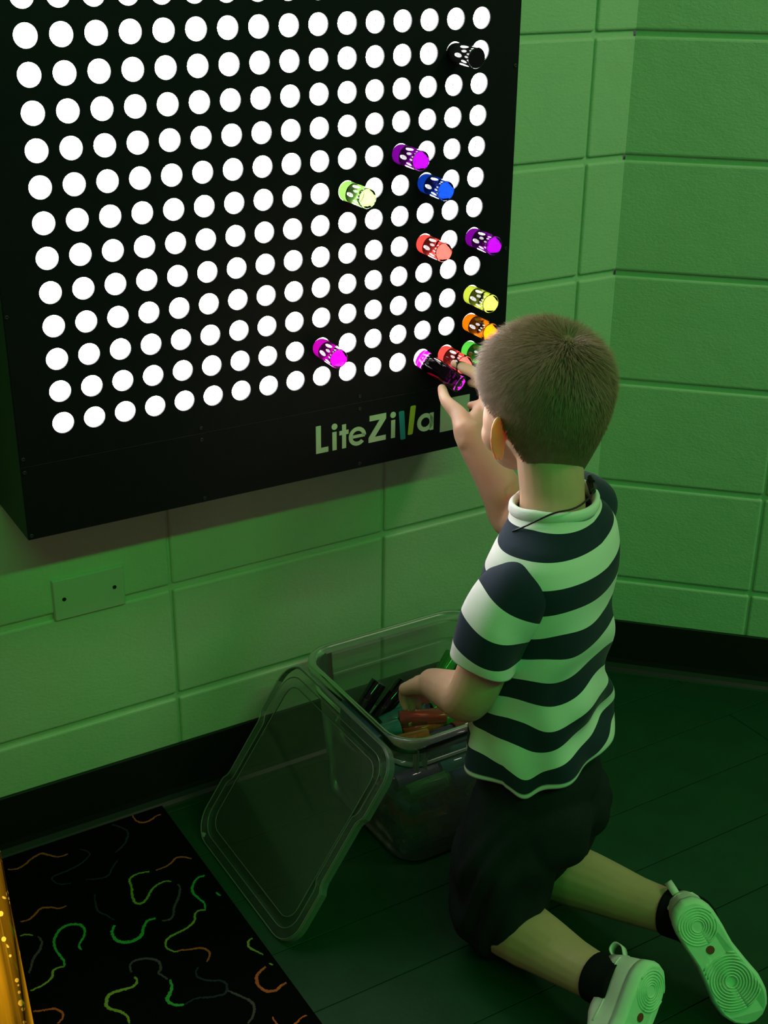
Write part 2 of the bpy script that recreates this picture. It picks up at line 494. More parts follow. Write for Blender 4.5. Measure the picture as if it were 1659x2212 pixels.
# ------------------------------------------------------------------ light peg board
P = 0.04346                     # hole pitch across
PZ = 0.04346 * 1.01957          # hole pitch up
NC, NR = 16, 17
HR = 0.0142                     # hole radius
SD = 0.026                      # socket depth
B0 = Vector((-1.07723, -0.15, 0.77327))
RB = Euler((0.00679, -0.0051, -0.0098), 'XYZ')
BX0, BX1, BZ0, BZ1, BSEAM = -0.064, 0.7205, -0.160, (NR - 1) * PZ + 0.066, -0.0520
BASE = Vector((0.328, 0.0, BZ0))
board = empty('light_peg_board', B0 + RB.to_matrix() @ BASE,
              'black wall-mounted peg board with rows of glowing white round holes', 'peg board', worldmesh=False)
board.rotation_euler = RB
def bput(name, me, mat, parent=None, loc=(0, 0, 0)):
    if parent is None:
        return put(name, me, mat, board, loc=Vector(loc) - BASE)
    return put(name, me, mat, parent, loc=loc)
# perforated face
V, F = [], []
NS = 24
def addv(x, yv, z):
    V.append((x, yv, z)); return len(V) - 1
grid = {}
def sqpt(cx, cz, a):
    c, s = math.cos(a), math.sin(a)
    k = max(abs(c), abs(s))
    return cx + c / k * P / 2, cz + s / k * PZ / 2
for i in range(NC):
    for j in range(NR):
        cx, cz = i * P, j * PZ
        ring0, ring1, ringb = [], [], []
        for k in range(NS):
            a = 2 * PI * (k + 0.0) / NS
            sx, sz = sqpt(cx, cz, a)
            ring0.append(addv(sx, 0.0, sz))
            ring1.append(addv(cx + (HR + 0.0006) * math.cos(a), 0.0, cz + (HR + 0.0006) * math.sin(a)))
            ringb.append(addv(cx + HR * math.cos(a), 0.0022, cz + HR * math.sin(a)))
        for k in range(NS):
            k2 = (k + 1) % NS
            F.append((ring0[k], ring0[k2], ring1[k2], ring1[k]))
            F.append((ring1[k], ring1[k2], ringb[k2], ringb[k]))
gx0, gx1, gz0, gz1 = -P / 2, (NC - 0.5) * P, -PZ / 2, (NR - 0.5) * PZ
def quad(x0, x1, z0, z1):
    F.append((addv(x0, 0, z0), addv(x1, 0, z0), addv(x1, 0, z1), addv(x0, 0, z1)))
quad(BX0 + 0.001, gx0, BSEAM, BZ1 - 0.001); quad(gx1, BX1 - 0.001, BSEAM, BZ1 - 0.001)
quad(gx0, gx1, BSEAM, gz0); quad(gx0, gx1, gz1, BZ1 - 0.001)
bput('perforated_face', mesh('perforated_face', V, F), M['board'])
bput('lower_fascia', box_me('lower_fascia', BX0 + 0.0005, BX1 - 0.0005, 0.0, 0.006, BZ0 + 0.0005, BSEAM - 0.0006, 0.0003, 1), M['board'])
bput('seam_light_stop', box_me('seam_light_stop', BX0 + 0.002, BX1 - 0.002, 0.0012, 0.0060, BSEAM - 0.0004, BSEAM + 0.012), M['board'])  # added strip that blocks socket light leaking out through the seam
for nm, a in (('side_panel', (BX0, BX0 + 0.012, 0.0005, 0.148, BZ0, BZ1)), ('side_panel', (BX1 - 0.012, BX1, 0.0005, 0.142, BZ0, BZ1)),
              ('bottom_panel', (BX0 + 0.012, BX1 - 0.012, 0.0065, 0.142, BZ0, BZ0 + 0.012)), ('top_panel', (BX0 + 0.012, BX1 - 0.012, 0.0005, 0.142, BZ1 - 0.012, BZ1)),
              ('back_panel', (BX0 + 0.012, BX1 - 0.012, 0.130, 0.138, BZ0 + 0.012, BZ1 - 0.012))):
    bput(nm, box_me(nm, *a, 0.001, 1), M['board'])
# lit sockets, one per hole
def socket_me():
    V, F, mi = [], [], []
    n = 24
    prof = [(HR + 0.0010, 0.0022), (HR + 0.0008, 0.012), (HR + 0.0006, SD - 0.0024), (HR + 0.0006, SD)]
    for r, yv in prof:
        for k in range(n):
            a = 2 * PI * k / n
            V.append((r * math.cos(a), yv, r * math.sin(a)))
    for i in range(len(prof) - 1):
        for k in range(n):
            k2 = (k + 1) % n
            F.append((i * n + k, i * n + k2, (i + 1) * n + k2, (i + 1) * n + k)); mi.append(2 if i == 2 else 0)
    F.append(tuple(range((len(prof) - 1) * n, len(prof) * n))); mi.append(1)
    me = mesh('socket', V, F)
    me.materials.append(M['sock_lit']); me.materials.append(M['lens_lit']); me.materials.append(M['sock_ring'])
    for p, m_ in zip(me.polygons, mi):
        p.material_index = m_
        p.use_smooth = m_ == 0
    return me
sme = socket_me()
for i in range(NC):
    for j in range(NR):
        bput('socket', sme, None, loc=(i * P, 0, j * PZ))
# small screws round the face
screw_me = lathe_me('screw', [(0.0032, 0.0), (0.0032, 0.0006), (0.0026, 0.0012), (0.0010, 0.0013), (0.0008, 0.0008)], 12, 'Y')
for sx, sz in [(-0.059, 0.42), (-0.0595, 0.153), (-0.059, -0.0414), (-0.059, -0.0607), (-0.0592, -0.1538), (0.196, -0.045), (0.196, -0.0627), (0.196, -0.1537),
               (0.455, -0.0427), (0.455, -0.0627), (0.4544, -0.1523), (0.7139, 0.4203), (0.7125, 0.1527), (0.7125, -0.0414), (0.7125, -0.0607), (0.7125, -0.1538)]:
    bput('screw', screw_me, M['screw'], loc=(sx, 0, sz))

# lettering on the fascia: flat pieces 0.7 mm thick
LT = 0.0007
def plate_me(name, outer, holes=()):
    """flat letter piece from polygon strips: outer = list of quads or polygons (x,z)"""
    V, F = [], []
    for poly in outer:
        n = len(poly); o = len(V)
        V += [(x, -LT, z) for x, z in poly] + [(x, 0.0, z) for x, z in poly]
        F.append(tuple(o + k for k in range(n)))
        for k in range(n):
            k2 = (k + 1) % n
            F.append((o + k, o + n + k, o + n + k2, o + k2))
    bm = bmesh.new(); bm.from_mesh(mesh(name, V, F))
    return bm_mesh(name, bm)
def rect(x0, x1, z0, z1): return [(x0, z0), (x1, z0), (x1, z1), (x0, z1)]
def disc(cx, cz, r, n=20): return [(cx + r * math.cos(2 * PI * k / n), cz + r * math.sin(2 * PI * k / n)) for k in range(n)]
def arc(cx, cz, ro, ri, a0, a1, n=28):
    q = []
    for k in range(n):
        t0 = a0 + (a1 - a0) * k / n; t1 = a0 + (a1 - a0) * (k + 1) / n
        q.append([(cx + ri * math.cos(t0), cz + ri * math.sin(t0)), (cx + ro * math.cos(t0), cz + ro * math.sin(t0)),
                  (cx + ro * math.cos(t1), cz + ro * math.sin(t1)), (cx + ri * math.cos(t1), cz + ri * math.sin(t1))])
    return q
def rbar(x0, x1, xb0, xb1, zt, zb):    # slanted bar with rounded corners
    r = 0.0022
    pts = []
    def cr(c, d0, d1):
        c = Vector(c)
        for t in (0.0, 0.5, 1.0):
            p = (c + Vector(d0) * r) * (1 - t) ** 2 + c * 2 * t * (1 - t) + (c + Vector(d1) * r) * t * t
            pts.append((p.x, p.y))
    dn = Vector((xb0 - x0, zb - zt)).normalized()
    cr((x0, zt), tuple(dn), (1, 0)); cr((x1, zt), (-1, 0), tuple(dn)); cr((xb1, zb), tuple(-dn), (-1, 0)); cr((xb0, zb), (1, 0), tuple(-dn))
    return pts
BL = -0.1212
letters = [
    ('letter_l', 'let_w', [rect(0.3793, 0.3878, BL, -0.0772), rect(0.3878, 0.4003, BL, BL + 0.0082)]),
    ('letter_i', 'let_w', [rect(0.4073, 0.4146, BL, -0.0917), disc(0.4111, -0.0832, 0.0050)]),
    ('letter_t', 'let_w', [rect(0.4240, 0.4310, BL, -0.0826), rect(0.4194, 0.4240, -0.0990, -0.0922), rect(0.4310, 0.4353, -0.0990, -0.0922)]),
    ('letter_e', 'let_w', arc(0.4508, -0.1062, 0.0152, 0.0088, 0.0, 5.55) + [rect(0.4425, 0.4640, -0.1086, -0.1036)]),
    ('letter_z', 'let_w', [rect(0.4721, 0.5015, -0.0862, -0.0774), rect(0.4705, 0.5012, BL, BL + 0.0080), [(0.4705, BL + 0.0080), (0.4815, BL + 0.0080), (0.5015, -0.0862), (0.4900, -0.0862)]]),
    ('letter_i', 'let_w', [rect(0.5106, 0.5180, BL, -0.0917), disc(0.5141, -0.0832, 0.0050)]),
    ('letter_l', 'let_b', [rbar(0.5242, 0.5341, 0.5282, 0.5373, -0.0796, -0.1272)]),
    ('letter_l', 'let_y', [rbar(0.5457, 0.5554, 0.5410, 0.5502, -0.0745, -0.1218)]),
    ('letter_a', 'let_w', arc(0.5733, -0.1063, 0.0150, 0.0080, 0.0, 2 * PI, 32) + [rect(0.5815, 0.5887, BL, -0.0922)]),
]
for nm, mt, polys in letters:
    bput(nm, plate_me(nm, polys), M[mt])
bput('sticker', plate_me('sticker', [rect(0.601, 0.656, -0.1285, -0.0738)]), plain('pale_sticker', (0.50, 0.52, 0.45), 0.5))

# ------------------------------------------------------------------ pegs in the board
PR, PL = 0.01405, 0.079
def peg_me():
    c = 0.0012
    return lathe_me('peg', [(PR - c, 0), (PR - c * 0.3, c * 0.3), (PR, c), (PR, PL * 0.5), (PR, PL - c), (PR - c * 0.3, PL - c * 0.3), (PR - c, PL)], 32, 'Z')
pme = {}
def peg_mesh(col):
    if col not in pme:
        m_ = peg_me(); m_.materials.append(M['peg_' + col]); pme[col] = m_
    return pme[col]
RBm = RB.to_matrix()
def board_pt(x, yv, z): return B0 + RBm @ Vector((x, yv, z))
def place_peg(tip, direction, col, label, group=None):
    o = put('light_peg', peg_mesh(col), None)
    o.location = tip
    o.rotation_euler = Vector(direction).to_track_quat('Z', 'Y').to_euler()
    return tag(o, label, 'peg', group)
outward = RBm @ Vector((0, -1, 0))
ins = [(14, 10, 'black', 'glossy black peg near the top right of the board, beside the rightmost column'),
       (12, 7, 'purple', 'purple peg up and left of the blue peg on the board'),
       (13, 6, 'blue', 'blue peg standing out of the glowing board, the only blue one'),
       (10, 6, 'lime', 'lime green peg with a white-glowing end, alone at mid board'),
       (13, 4, 'red', 'red peg with a pale glowing end, left of the lower purple peg'),
       (15, 4, 'purple', 'purple peg in the rightmost column of the board'),
       (15, 2, 'yellow', 'yellow peg in the rightmost column above the orange peg'),
       (15, 1, 'orange', 'orange peg in the rightmost column just above the boy\'s head'),
       (14, 0, 'red', 'red peg in the bottom row above the boy\'s raised fingers'),
       (15, 0, 'green', 'green peg at the bottom right corner, half hidden by the boy\'s hair'),
       (9, 1, 'magenta', 'magenta peg low on the board, left of the lettering end')]
for i, j, c, lb in ins:
    d = (outward + Vector((random.uniform(-0.02, 0.02), 0, random.uniform(-0.035, -0.01)))).normalized()
    place_peg(board_pt(i * P, SD - 0.0012, j * PZ), d, c, lb)

# ------------------------------------------------------------------ the boy
def V3(*a): return Vector(a)
TF = V3(-0.47, 0.883, 0).normalized()      # where the chest faces
TL = V3(-0.883, -0.47, 0).normalized()     # his left
UP = V3(0, 0, 1)
boy = empty('person', (-0.58, -0.60, 0.0), 'child in a navy and white striped T-shirt kneeling and pushing a peg into the board', 'person')

def ellipsoid_me(c, axes, n=20, m=14):
    """axes: three vectors (already scaled)"""
    V, F = [], []
    for i in range(1, m):
        th = PI * i / m
        for k in range(n):
            ph = 2 * PI * k / n
            V.append(Vector(c) + axes[0] * (math.sin(th) * math.cos(ph)) + axes[1] * (math.sin(th) * math.sin(ph)) + axes[2] * math.cos(th))
    top = len(V); V.append(Vector(c) + axes[2]); bot = len(V); V.append(Vector(c) - axes[2])
    for i in range(m - 2):
        for k in range(n):
            k2 = (k + 1) % n
            F.append((i * n + k, (i + 1) * n + k, (i + 1) * n + k2, i * n + k2))
    for k in range(n):
        k2 = (k + 1) % n
        F.append((top, k, k2)); F.append((bot, (m - 2) * n + k2, (m - 2) * n + k))
    return mesh('e', V, F)

def limb(pts, rad, n=16, sub=8, bulge=None):
    """tapered limb through joints with rounded ends"""
    pth = spline(pts, sub)
    nseg = len(pts) - 1
    rr = []
    for i in range(len(pth)):
        t = i / (len(pth) - 1) * nseg
        k = min(int(t), nseg - 1)
        f = t - k
        rr.append(rad[k] * (1 - f) + rad[k + 1] * f)
    ms = [tube_me('l', pth, rr, n)]
    for p, r in ((pth[0], rr[0]), (pth[-1], rr[-1])):
        ms.append(ellipsoid_me(p, (V3(r, 0, 0), V3(0, r, 0), V3(0, 0, r)), n, 10))
    return ms

parts = []
# head frame
HC = V3(-0.566, -0.522, 0.838)
az = math.radians(-4)
pitch = math.radians(4)
HF0 = V3(math.sin(az), math.cos(az), 0)
HL = V3(-math.cos(az), math.sin(az), 0)
HF = (HF0 * math.cos(pitch) - UP * math.sin(pitch)).normalized()
HU = HL.cross(HF) * -1
HU = HF.cross(HL) if HF.cross(HL).z > 0 else HL.cross(HF)
def hp(f, l, u): return HC + HF * f + HL * l + HU * u
def hell(f, l, u, a, b, c):
    return ellipsoid_me(hp(f, l, u), (HF * a, HL * b, HU * c), 28, 20)
def hair_surf(th, ph, ex):
    """crop surface: a skull that narrows towards the nape"""
    f = math.sin(th) * math.cos(ph); l = math.sin(th) * math.sin(ph); u = math.cos(th)
    A, Bq, Cq = 0.0905 + ex, 0.0755 + ex, 0.0870 + ex
    low = max(0.0, -u)
    if u < 0:
        Cq = 0.087 + (0.066 + ex) * low * max(0.0, min(1.0, 0.5 - f * 1.2))
    ff = f * A * ((1 - 0.34 * low ** 1.8) if f < 0 else 1) - 0.004
    boxy = 1 + 0.10 * max(0, u) * (1 - max(0, u))
    return Vector((ff * boxy, l * Bq * (1 - 0.26 * low ** 1.6) * boxy, u * Cq))
def skull_me(n=40, m=30):
    V, F = [], []
    for i in range(m + 1):
        for k in range(n):
            V.append(hp(*hair_surf(0.02 + (PI - 0.04) * i / m, 2 * PI * k / n, -0.0030)))
    for i in range(m):
        for k in range(n):
            k2 = (k + 1) % n
            F.append((i * n + k, (i + 1) * n + k, (i + 1) * n + k2, i * n + k2))
    F.append(tuple(range(n))); F.append(tuple(range((m + 1) * n - 1, m * n - 1, -1)))
    return mesh('skull', V, F)
parts += [skull_me(),
          hell(0.034, 0, -0.040, 0.052, 0.058, 0.062),         # face
          hell(0.046, 0.026, -0.058, 0.030, 0.030, 0.028), hell(0.046, -0.026, -0.058, 0.030, 0.030, 0.028),   # cheeks
          hell(0.046, 0, -0.086, 0.034, 0.036, 0.026),         # jaw
          hell(0.070, 0, -0.098, 0.014, 0.018, 0.012),         # chin
          hell(0.064, 0, 0.006, 0.022, 0.048, 0.016),          # brow
          hell(0.090, 0, -0.044, 0.010, 0.0085, 0.010), hell(0.083, 0, -0.030, 0.009, 0.006, 0.016),           # nose
          hell(0.083, 0, -0.070, 0.007, 0.017, 0.0045), hell(0.081, 0, -0.077, 0.007, 0.014, 0.005)]           # lips
for s in (1, -1):                                              # ears: rim, inner plate, lobe
    eo = hp(-0.004, s * 0.0715, -0.044)
    ef = (HF * 0.80 + HL * s * -0.0 - HL * s * -0.0).normalized()
    out = (HL * s * 0.90 - HF * 0.42).normalized()             # the ear stands away from the head, tilting back
    thick = out.cross(HU).normalized()
    parts.append(ellipsoid_me(eo + out * 0.008 + HU * 0.006, (out * 0.0215, thick * 0.0034, HU * 0.0255), 18, 14))
    parts.append(ellipsoid_me(eo + out * 0.004 - HU * 0.0180, (out * 0.0085, thick * 0.0036, HU * 0.0100), 14, 10))
    pts = [eo + HU * 0.022 + out * -0.002, eo + HU * 0.031 + out * 0.012, eo + HU * 0.022 + out * 0.0265, eo + out * 0.0275 - HU * 0.002, eo + out * 0.014 - HU * 0.022]
    parts.append(tube_me('r', spline(pts, 5), 0.0030, 8))
# neck and trunk
NB = V3(-0.578, -0.575, 0.695)
parts += limb([V3(-0.580, -0.577, 0.66), V3(-0.579, -0.570, 0.72), V3(-0.572, -0.550, 0.775), hp(-0.02, 0, -0.02)], [0.046, 0.0415, 0.043, 0.05], 20)
TC = V3(-0.578, -0.575, 0)
def tell(z, a, b, c, f=0.0): parts.append(ellipsoid_me(TC + UP * z + TF * f, (TL * a, TF * b, UP * c), 24, 16))
tell(0.60, 0.088, 0.062, 0.085); tell(0.50, 0.082, 0.062, 0.10); tell(0.40, 0.084, 0.066, 0.09); tell(0.325, 0.092, 0.074, 0.075)
tell(0.645, 0.105, 0.044, 0.034)
# arms
LS, LE, LW = V3(-0.650, -0.607, 0.612), V3(-0.708, -0.588, 0.468), V3(-0.658, -0.425, 0.385)
RS, RE, RW = V3(-0.482, -0.520, 0.672), V3(-0.478, -0.362, 0.578), V3(-0.520, -0.296, 0.700)
parts += limb([LS, LS.lerp(LE, 0.5) + V3(-0.004, 0, 0), LE, LE.lerp(LW, 0.35) + V3(0, 0, -0.003), LW], [0.033, 0.0345, 0.031, 0.0315, 0.0215], 18)
parts += limb([RS, RS.lerp(RE, 0.5), RE, RE.lerp(RW, 0.4) + V3(0.004, -0.003, 0), RW], [0.037, 0.034, 0.031, 0.0315, 0.0215], 18)
# legs
LH, LK, LA = V3(-0.614, -0.588, 0.270), V3(-0.644, -0.566, 0.056), V3(-0.606, -0.800, 0.098)
RH, RK, RA = V3(-0.535, -0.555, 0.270), V3(-0.522, -0.500, 0.056), V3(-0.438, -0.768, 0.112)
for H_, K_, A_ in ((LH, LK, LA), (RH, RK, RA)):
    parts += limb([H_, H_.lerp(K_, 0.5) + V3(0, -0.008, 0), K_ + V3(0, -0.004, 0.002)], [0.052, 0.050, 0.043], 18)
    parts += limb([K_, K_.lerp(A_, 0.35) + V3(0, 0, 0.006), K_.lerp(A_, 0.7), A_], [0.043, 0.0455, 0.035, 0.0285], 18)
# hands -------------------------------------------------------------
def finger(pts, r0=0.0078, r1=0.0060):
    n = len(pts)
    return limb([V3(*p) for p in pts], [r0 + (r1 - r0) * i / (n - 1) for i in range(n)], 12, 6)
# right hand, closed round the peg's free end
rknk = [V3(-0.4680, -0.262, 0.731), V3(-0.4690, -0.272, 0.724), V3(-0.475, -0.281, 0.716), V3(-0.484, -0.288, 0.708)]
rf = [[rknk[0], (-0.4650, -0.248, 0.757), (-0.4690, -0.222, 0.7705), (-0.4820, -0.200, 0.7748)],
      [rknk[1], (-0.4660, -0.264, 0.750), (-0.4680, -0.238, 0.7640), (-0.4770, -0.2145, 0.7700)],
      [rknk[2], (-0.4690, -0.277, 0.738), (-0.4655, -0.248, 0.7500), (-0.4690, -0.2260, 0.7500)],
      [rknk[3], (-0.4800, -0.288, 0.727), (-0.4780, -0.270, 0.7310), (-0.4880, -0.254, 0.7260)]]
for i, f in enumerate(rf):
    parts += finger(f, 0.0086 - 0.0004 * i, 0.0072 - 0.0003 * i)
for k in rknk:                                          # palm: from the wrist out to each knuckle
    parts += limb([RW + (k - rknk[1]) * 0.45, RW.lerp(k, 0.6) + V3(0.002, 0, 0), k], [0.0155, 0.0135, 0.0100], 12, 5)
parts += limb([RW + V3(-0.004, 0.004, 0.006), V3(-0.5175, -0.266, 0.7210), V3(-0.5200, -0.236, 0.7330), V3(-0.5067, -0.2040, 0.7412)], [0.0175, 0.0130, 0.0092, 0.0072], 14, 7)
# left hand, reaching down over the tub
ld = V3(0.02, 0.80, -0.45).normalized()                 # wrist to knuckles
ls = V3(0.97, 0.05, 0.12); ls = (ls - ld * ls.dot(ld)).normalized()   # towards the thumb
ln = ld.cross(ls).normalized()
if ln.z > 0: ln = -ln                                   # palm side, facing down
lk = [LW + ld * (0.056 - 0.003 * abs(i - 1)) + ls * (0.020 - 0.0135 * i) for i in range(4)]
for i, k in enumerate(lk):
    L_ = (0.046, 0.050, 0.046, 0.037)[i]
    a1 = k + (ld * 0.85 + ln * 0.5).normalized() * L_ * 0.45
    a2 = a1 + (ld * 0.45 + ln * 0.9).normalized() * L_ * 0.32
    a3 = a2 + (ld * 0.05 + ln * 1.0).normalized() * L_ * 0.28
    parts += finger([k, a1, a2, a3], 0.0078 - 0.0004 * i, 0.0060)
    parts += limb([LW + (k - LW - ld * 0.055) * 0.55, LW.lerp(k, 0.6), k], [0.0145, 0.0125, 0.0098], 12, 5)
tb = LW + ld * 0.014 + ls * 0.014
parts += finger([tb, tb + (ls * 0.7 + ld * 0.6 + ln * 0.3).normalized() * 0.026, tb + (ls * 0.8 + ld * 0.9 + ln * 0.7).normalized() * 0.046, tb + (ls * 0.7 + ld * 1.1 + ln * 1.0).normalized() * 0.062], 0.0118, 0.0066)

body_me = evaluated(join_me('body', parts), [('REMESH', dict(mode='VOXEL', voxel_size=0.0024)), ('SMOOTH', dict(factor=0.5, iterations=7))])
body_me.materials.clear()
for p in body_me.polygons: p.use_smooth = True
body = put('body', body_me, M['skin'], boy)

# face details: eyes, brows (children of the figure)
for s in (1, -1):
    e = put('eye', ellipsoid_me(hp(0.0690, s * 0.029, -0.020), (HF * 0.0085, HL * 0.0115, HU * 0.0080), 16, 12), plain('eye_white', (0.75, 0.74, 0.70), 0.2), boy)
    put('iris', ellipsoid_me(hp(0.0750, s * 0.029, -0.020), (HF * 0.0032, HL * 0.0052, HU * 0.0052), 14, 10), plain('brown_iris', (0.05, 0.025, 0.012), 0.15), e)

# hair: cropped cap with a fuzz of short strands ---------------------
def hair_line(f):
    pts = [(-0.12, -0.130), (-0.052, -0.130), (-0.032, -0.104), (-0.016, -0.042), (0.006, -0.016), (0.030, -0.004), (0.048, 0.020), (0.062, 0.050), (0.085, 0.062), (0.12, 0.07)]
    for (a, b), (c, d) in zip(pts, pts[1:]):
        if a <= f <= c:
            return b + (d - b) * (f - a) / (c - a)
    return pts[0][1] if f < pts[0][0] else pts[-1][1]
def to_head(v): return hp(v.x, v.y, v.z)
NTH, NPH = 90, 140
V, F, keep = [], [], {}
for i in range(NTH + 1):
    th = PI * 0.93 * i / NTH + 0.001
    for k in range(NPH):
        ph = 2 * PI * k / NPH
        loc = hair_surf(th, ph, 0.0)
        edge = loc.z - hair_line(loc.x)
        ex = 0.004 * max(0.0, min(1.0, edge / 0.02)) - 0.003 * (edge < 0.003)
        loc = hair_surf(th, ph, ex)
        V.append(to_head(loc)); keep[len(V) - 1] = edge
for i in range(NTH):
    for k in range(NPH):
        k2 = (k + 1) % NPH
        q = (i * NPH + k, (i + 1) * NPH + k, (i + 1) * NPH + k2, i * NPH + k2)
        if min(keep[a] for a in q) > -0.001:
            F.append(q)
cap = put('hair', mesh('hair', V, F, True), M['hair'], boy)
rng = np.random.default_rng(3)
V, F = [], []
count = 0
crown = Vector((-0.045, 0.0, 0.075))
while count < 34000:
    u_ = rng.uniform(-0.96, 1.0)
    th = math.acos(u_); ph = rng.uniform(0, 2 * PI)
    loc = hair_surf(th, ph, 0.002)
    edge = loc.z - hair_line(loc.x) + rng.normal(0, 0.0025)
    if edge < 0.001: continue
    count += 1
    nrm = Vector((loc.x / 0.0905 ** 2, loc.y / 0.0755 ** 2, loc.z / 0.087 ** 2)).normalized()
    flow = Vector((loc.x - crown.x, loc.y - crown.y, (loc.z - crown.z) * 0.8))
    flow = flow - nrm * flow.dot(nrm)
    if flow.length > 1e-5: flow.normalize()
    topness = max(0.0, min(1.0, (loc.z - 0.0) / 0.06))
    ln_ = (0.008 + 0.013 * topness) * min(1, 0.35 + edge / 0.03) * rng.uniform(0.7, 1.25)
    d = (nrm * (0.50 + 0.35 * topness) + flow * (0.85 + 0.4 * (1 - topness)) + Vector(rng.normal(0, 0.16, 3))).normalized()
    side = d.cross(nrm)
    if side.length < 1e-4: side = Vector((1, 0, 0))
    side = side.normalized() * 0.00034
    mid = loc + d * ln_ * 0.55
    tip = loc + d * ln_ + (flow * 0.3 - Vector((0, 0, 0.35))) * ln_ * 0.35
    o = len(V)
    V += [to_head(loc - side), to_head(loc + side), to_head(mid + side * 0.8), to_head(mid - side * 0.8), to_head(tip)]
    F += [(o, o + 1, o + 2, o + 3), (o + 3, o + 2, o + 4)]
tag(put('strands', mesh('strands', V, F), M['hair'], cap), kind='stuff')

# T-shirt ------------------------------------------------------------
def stripe_mat(name, period, t0, duty, printed=False):
    m, nt, b = newmat(name)
    b.inputs['Roughness'].default_value = 0.92
    b.inputs['Specular IOR Level'].default_value = 0.1
    b.inputs['Sheen Weight'].default_value = 0.1
    at = node(nt, 'ShaderNodeAttribute', attribute_name='along')
    ma = node(nt, 'ShaderNodeMath', operation='SUBTRACT'); ma.inputs[1].default_value = t0
    mb = node(nt, 'ShaderNodeMath', operation='DIVIDE'); mb.inputs[1].default_value = period
    mc = node(nt, 'ShaderNodeMath', operation='FRACT')
    md = node(nt, 'ShaderNodeMath', operation='LESS_THAN'); md.inputs[1].default_value = duty
    nt.links.new(at.outputs['Fac'], ma.inputs[0]); nt.links.new(ma.outputs[0], mb.inputs[0])
    nt.links.new(mb.outputs[0], mc.inputs[0]); nt.links.new(mc.outputs[0], md.inputs[0])
    mx = node(nt, 'ShaderNodeMix', data_type='RGBA')
    mx.inputs['A'].default_value = (0.78, 0.78, 0.74, 1)
    mx.inputs['B'].default_value = (0.020, 0.028, 0.050, 1)
    nt.links.new(md.outputs[0], mx.inputs['Factor'])
    last = mx.outputs['Result']
    # white edging at the very end of the garment
    ed = node(nt, 'ShaderNodeAttribute', attribute_name='edge')
    m2 = node(nt, 'ShaderNodeMix', data_type='RGBA'); m2.inputs['B'].default_value = (0.78, 0.78, 0.74, 1)
    nt.links.new(ed.outputs['Fac'], m2.inputs['Factor']); nt.links.new(last, m2.inputs['A'])
    last = m2.outputs['Result']
    if printed:
        pr = node(nt, 'ShaderNodeAttribute', attribute_name='print')
        nz = node(nt, 'ShaderNodeTexNoise'); nz.inputs['Scale'].default_value = 55
        geo = node(nt, 'ShaderNodeNewGeometry'); nt.links.new(geo.outputs['Position'], nz.inputs['Vector'])
        mu = node(nt, 'ShaderNodeMath', operation='MULTIPLY')
        gt = node(nt, 'ShaderNodeMath', operation='GREATER_THAN'); gt.inputs[1].default_value = 0.27
        nt.links.new(pr.outputs['Fac'], mu.inputs[0]); nt.links.new(nz.outputs['Fac'], mu.inputs[1]); nt.links.new(mu.outputs[0], gt.inputs[0])
        m3 = node(nt, 'ShaderNodeMix', data_type='RGBA'); m3.inputs['B'].default_value = (0.80, 0.50, 0.02, 1)
        nt.links.new(gt.outputs[0], m3.inputs['Factor']); nt.links.new(last, m3.inputs['A'])
        last = m3.outputs['Result']
    nt.links.new(last, b.inputs['Base Color'])
    geo2 = node(nt, 'ShaderNodeNewGeometry')
    nb = node(nt, 'ShaderNodeTexNoise'); nb.inputs['Scale'].default_value = 900
    nt.links.new(geo2.outputs['Position'], nb.inputs['Vector'])
    bp = node(nt, 'ShaderNodeBump'); bp.inputs['Strength'].default_value = 0.2; bp.inputs['Distance'].default_value = 0.001
    nt.links.new(nb.outputs['Fac'], bp.inputs['Height']); nt.links.new(bp.outputs[0], b.inputs['Normal'])
    return m
def attr(me, name, vals):
    a = me.attributes.new(name, 'FLOAT', 'POINT')
    a.data.foreach_set('value', np.array(vals, dtype=np.float32))

def sstep(a, b, x):
    t = max(0.0, min(1.0, (x - a) / (b - a))); return t * t * (3 - 2 * t)
# rings: z, half-width, half-depth, forward shift
TR = [(0.335, 0.109, 0.093, 0.002), (0.350, 0.1085, 0.0925, 0.002), (0.372, 0.107, 0.090, 0.002), (0.400, 0.102, 0.086, 0.002), (0.470, 0.101, 0.082, 0.003),
      (0.540, 0.104, 0.081, 0.002), (0.595, 0.110, 0.079, 0.000), (0.632, 0.112, 0.075, -0.002), (0.657, 0.104, 0.068, -0.003), (0.675, 0.089, 0.061, -0.003),
      (0.688, 0.072, 0.056, -0.002), (0.701, 0.060, 0.053, 0.0), (0.711, 0.0545, 0.0515, 0.001)]
def ring_at(z):
    for a, b in zip(TR, TR[1:]):
        if a[0] <= z <= b[0]:
            t = (z - a[0]) / (b[0] - a[0])
            i = TR.index(a)
            p0 = TR[max(i - 1, 0)]; p3 = TR[min(i + 2, len(TR) - 1)]
            return [0.5 * ((2 * a[k]) + (b[k] - p0[k]) * t + (2 * p0[k] - 5 * a[k] + 4 * b[k] - p3[k]) * t * t + (3 * a[k] - p0[k] - 3 * b[k] + p3[k]) * t ** 3) for k in (1, 2, 3)]
    return list(TR[-1][1:])
NZ, NA = 150, 200
V, F, AL, ED, PRN = [], [], [], [], []
zs = []
for i in range(NZ + 1):
    t = i / NZ
    zs.append(0.335 + (0.711 - 0.335) * (t if t < 0.7 else 0.7 + (1 - max(0.0, 1 - (t - 0.7) / 0.3) ** 1.6) * 0.3))
along = 0.0
prev = None
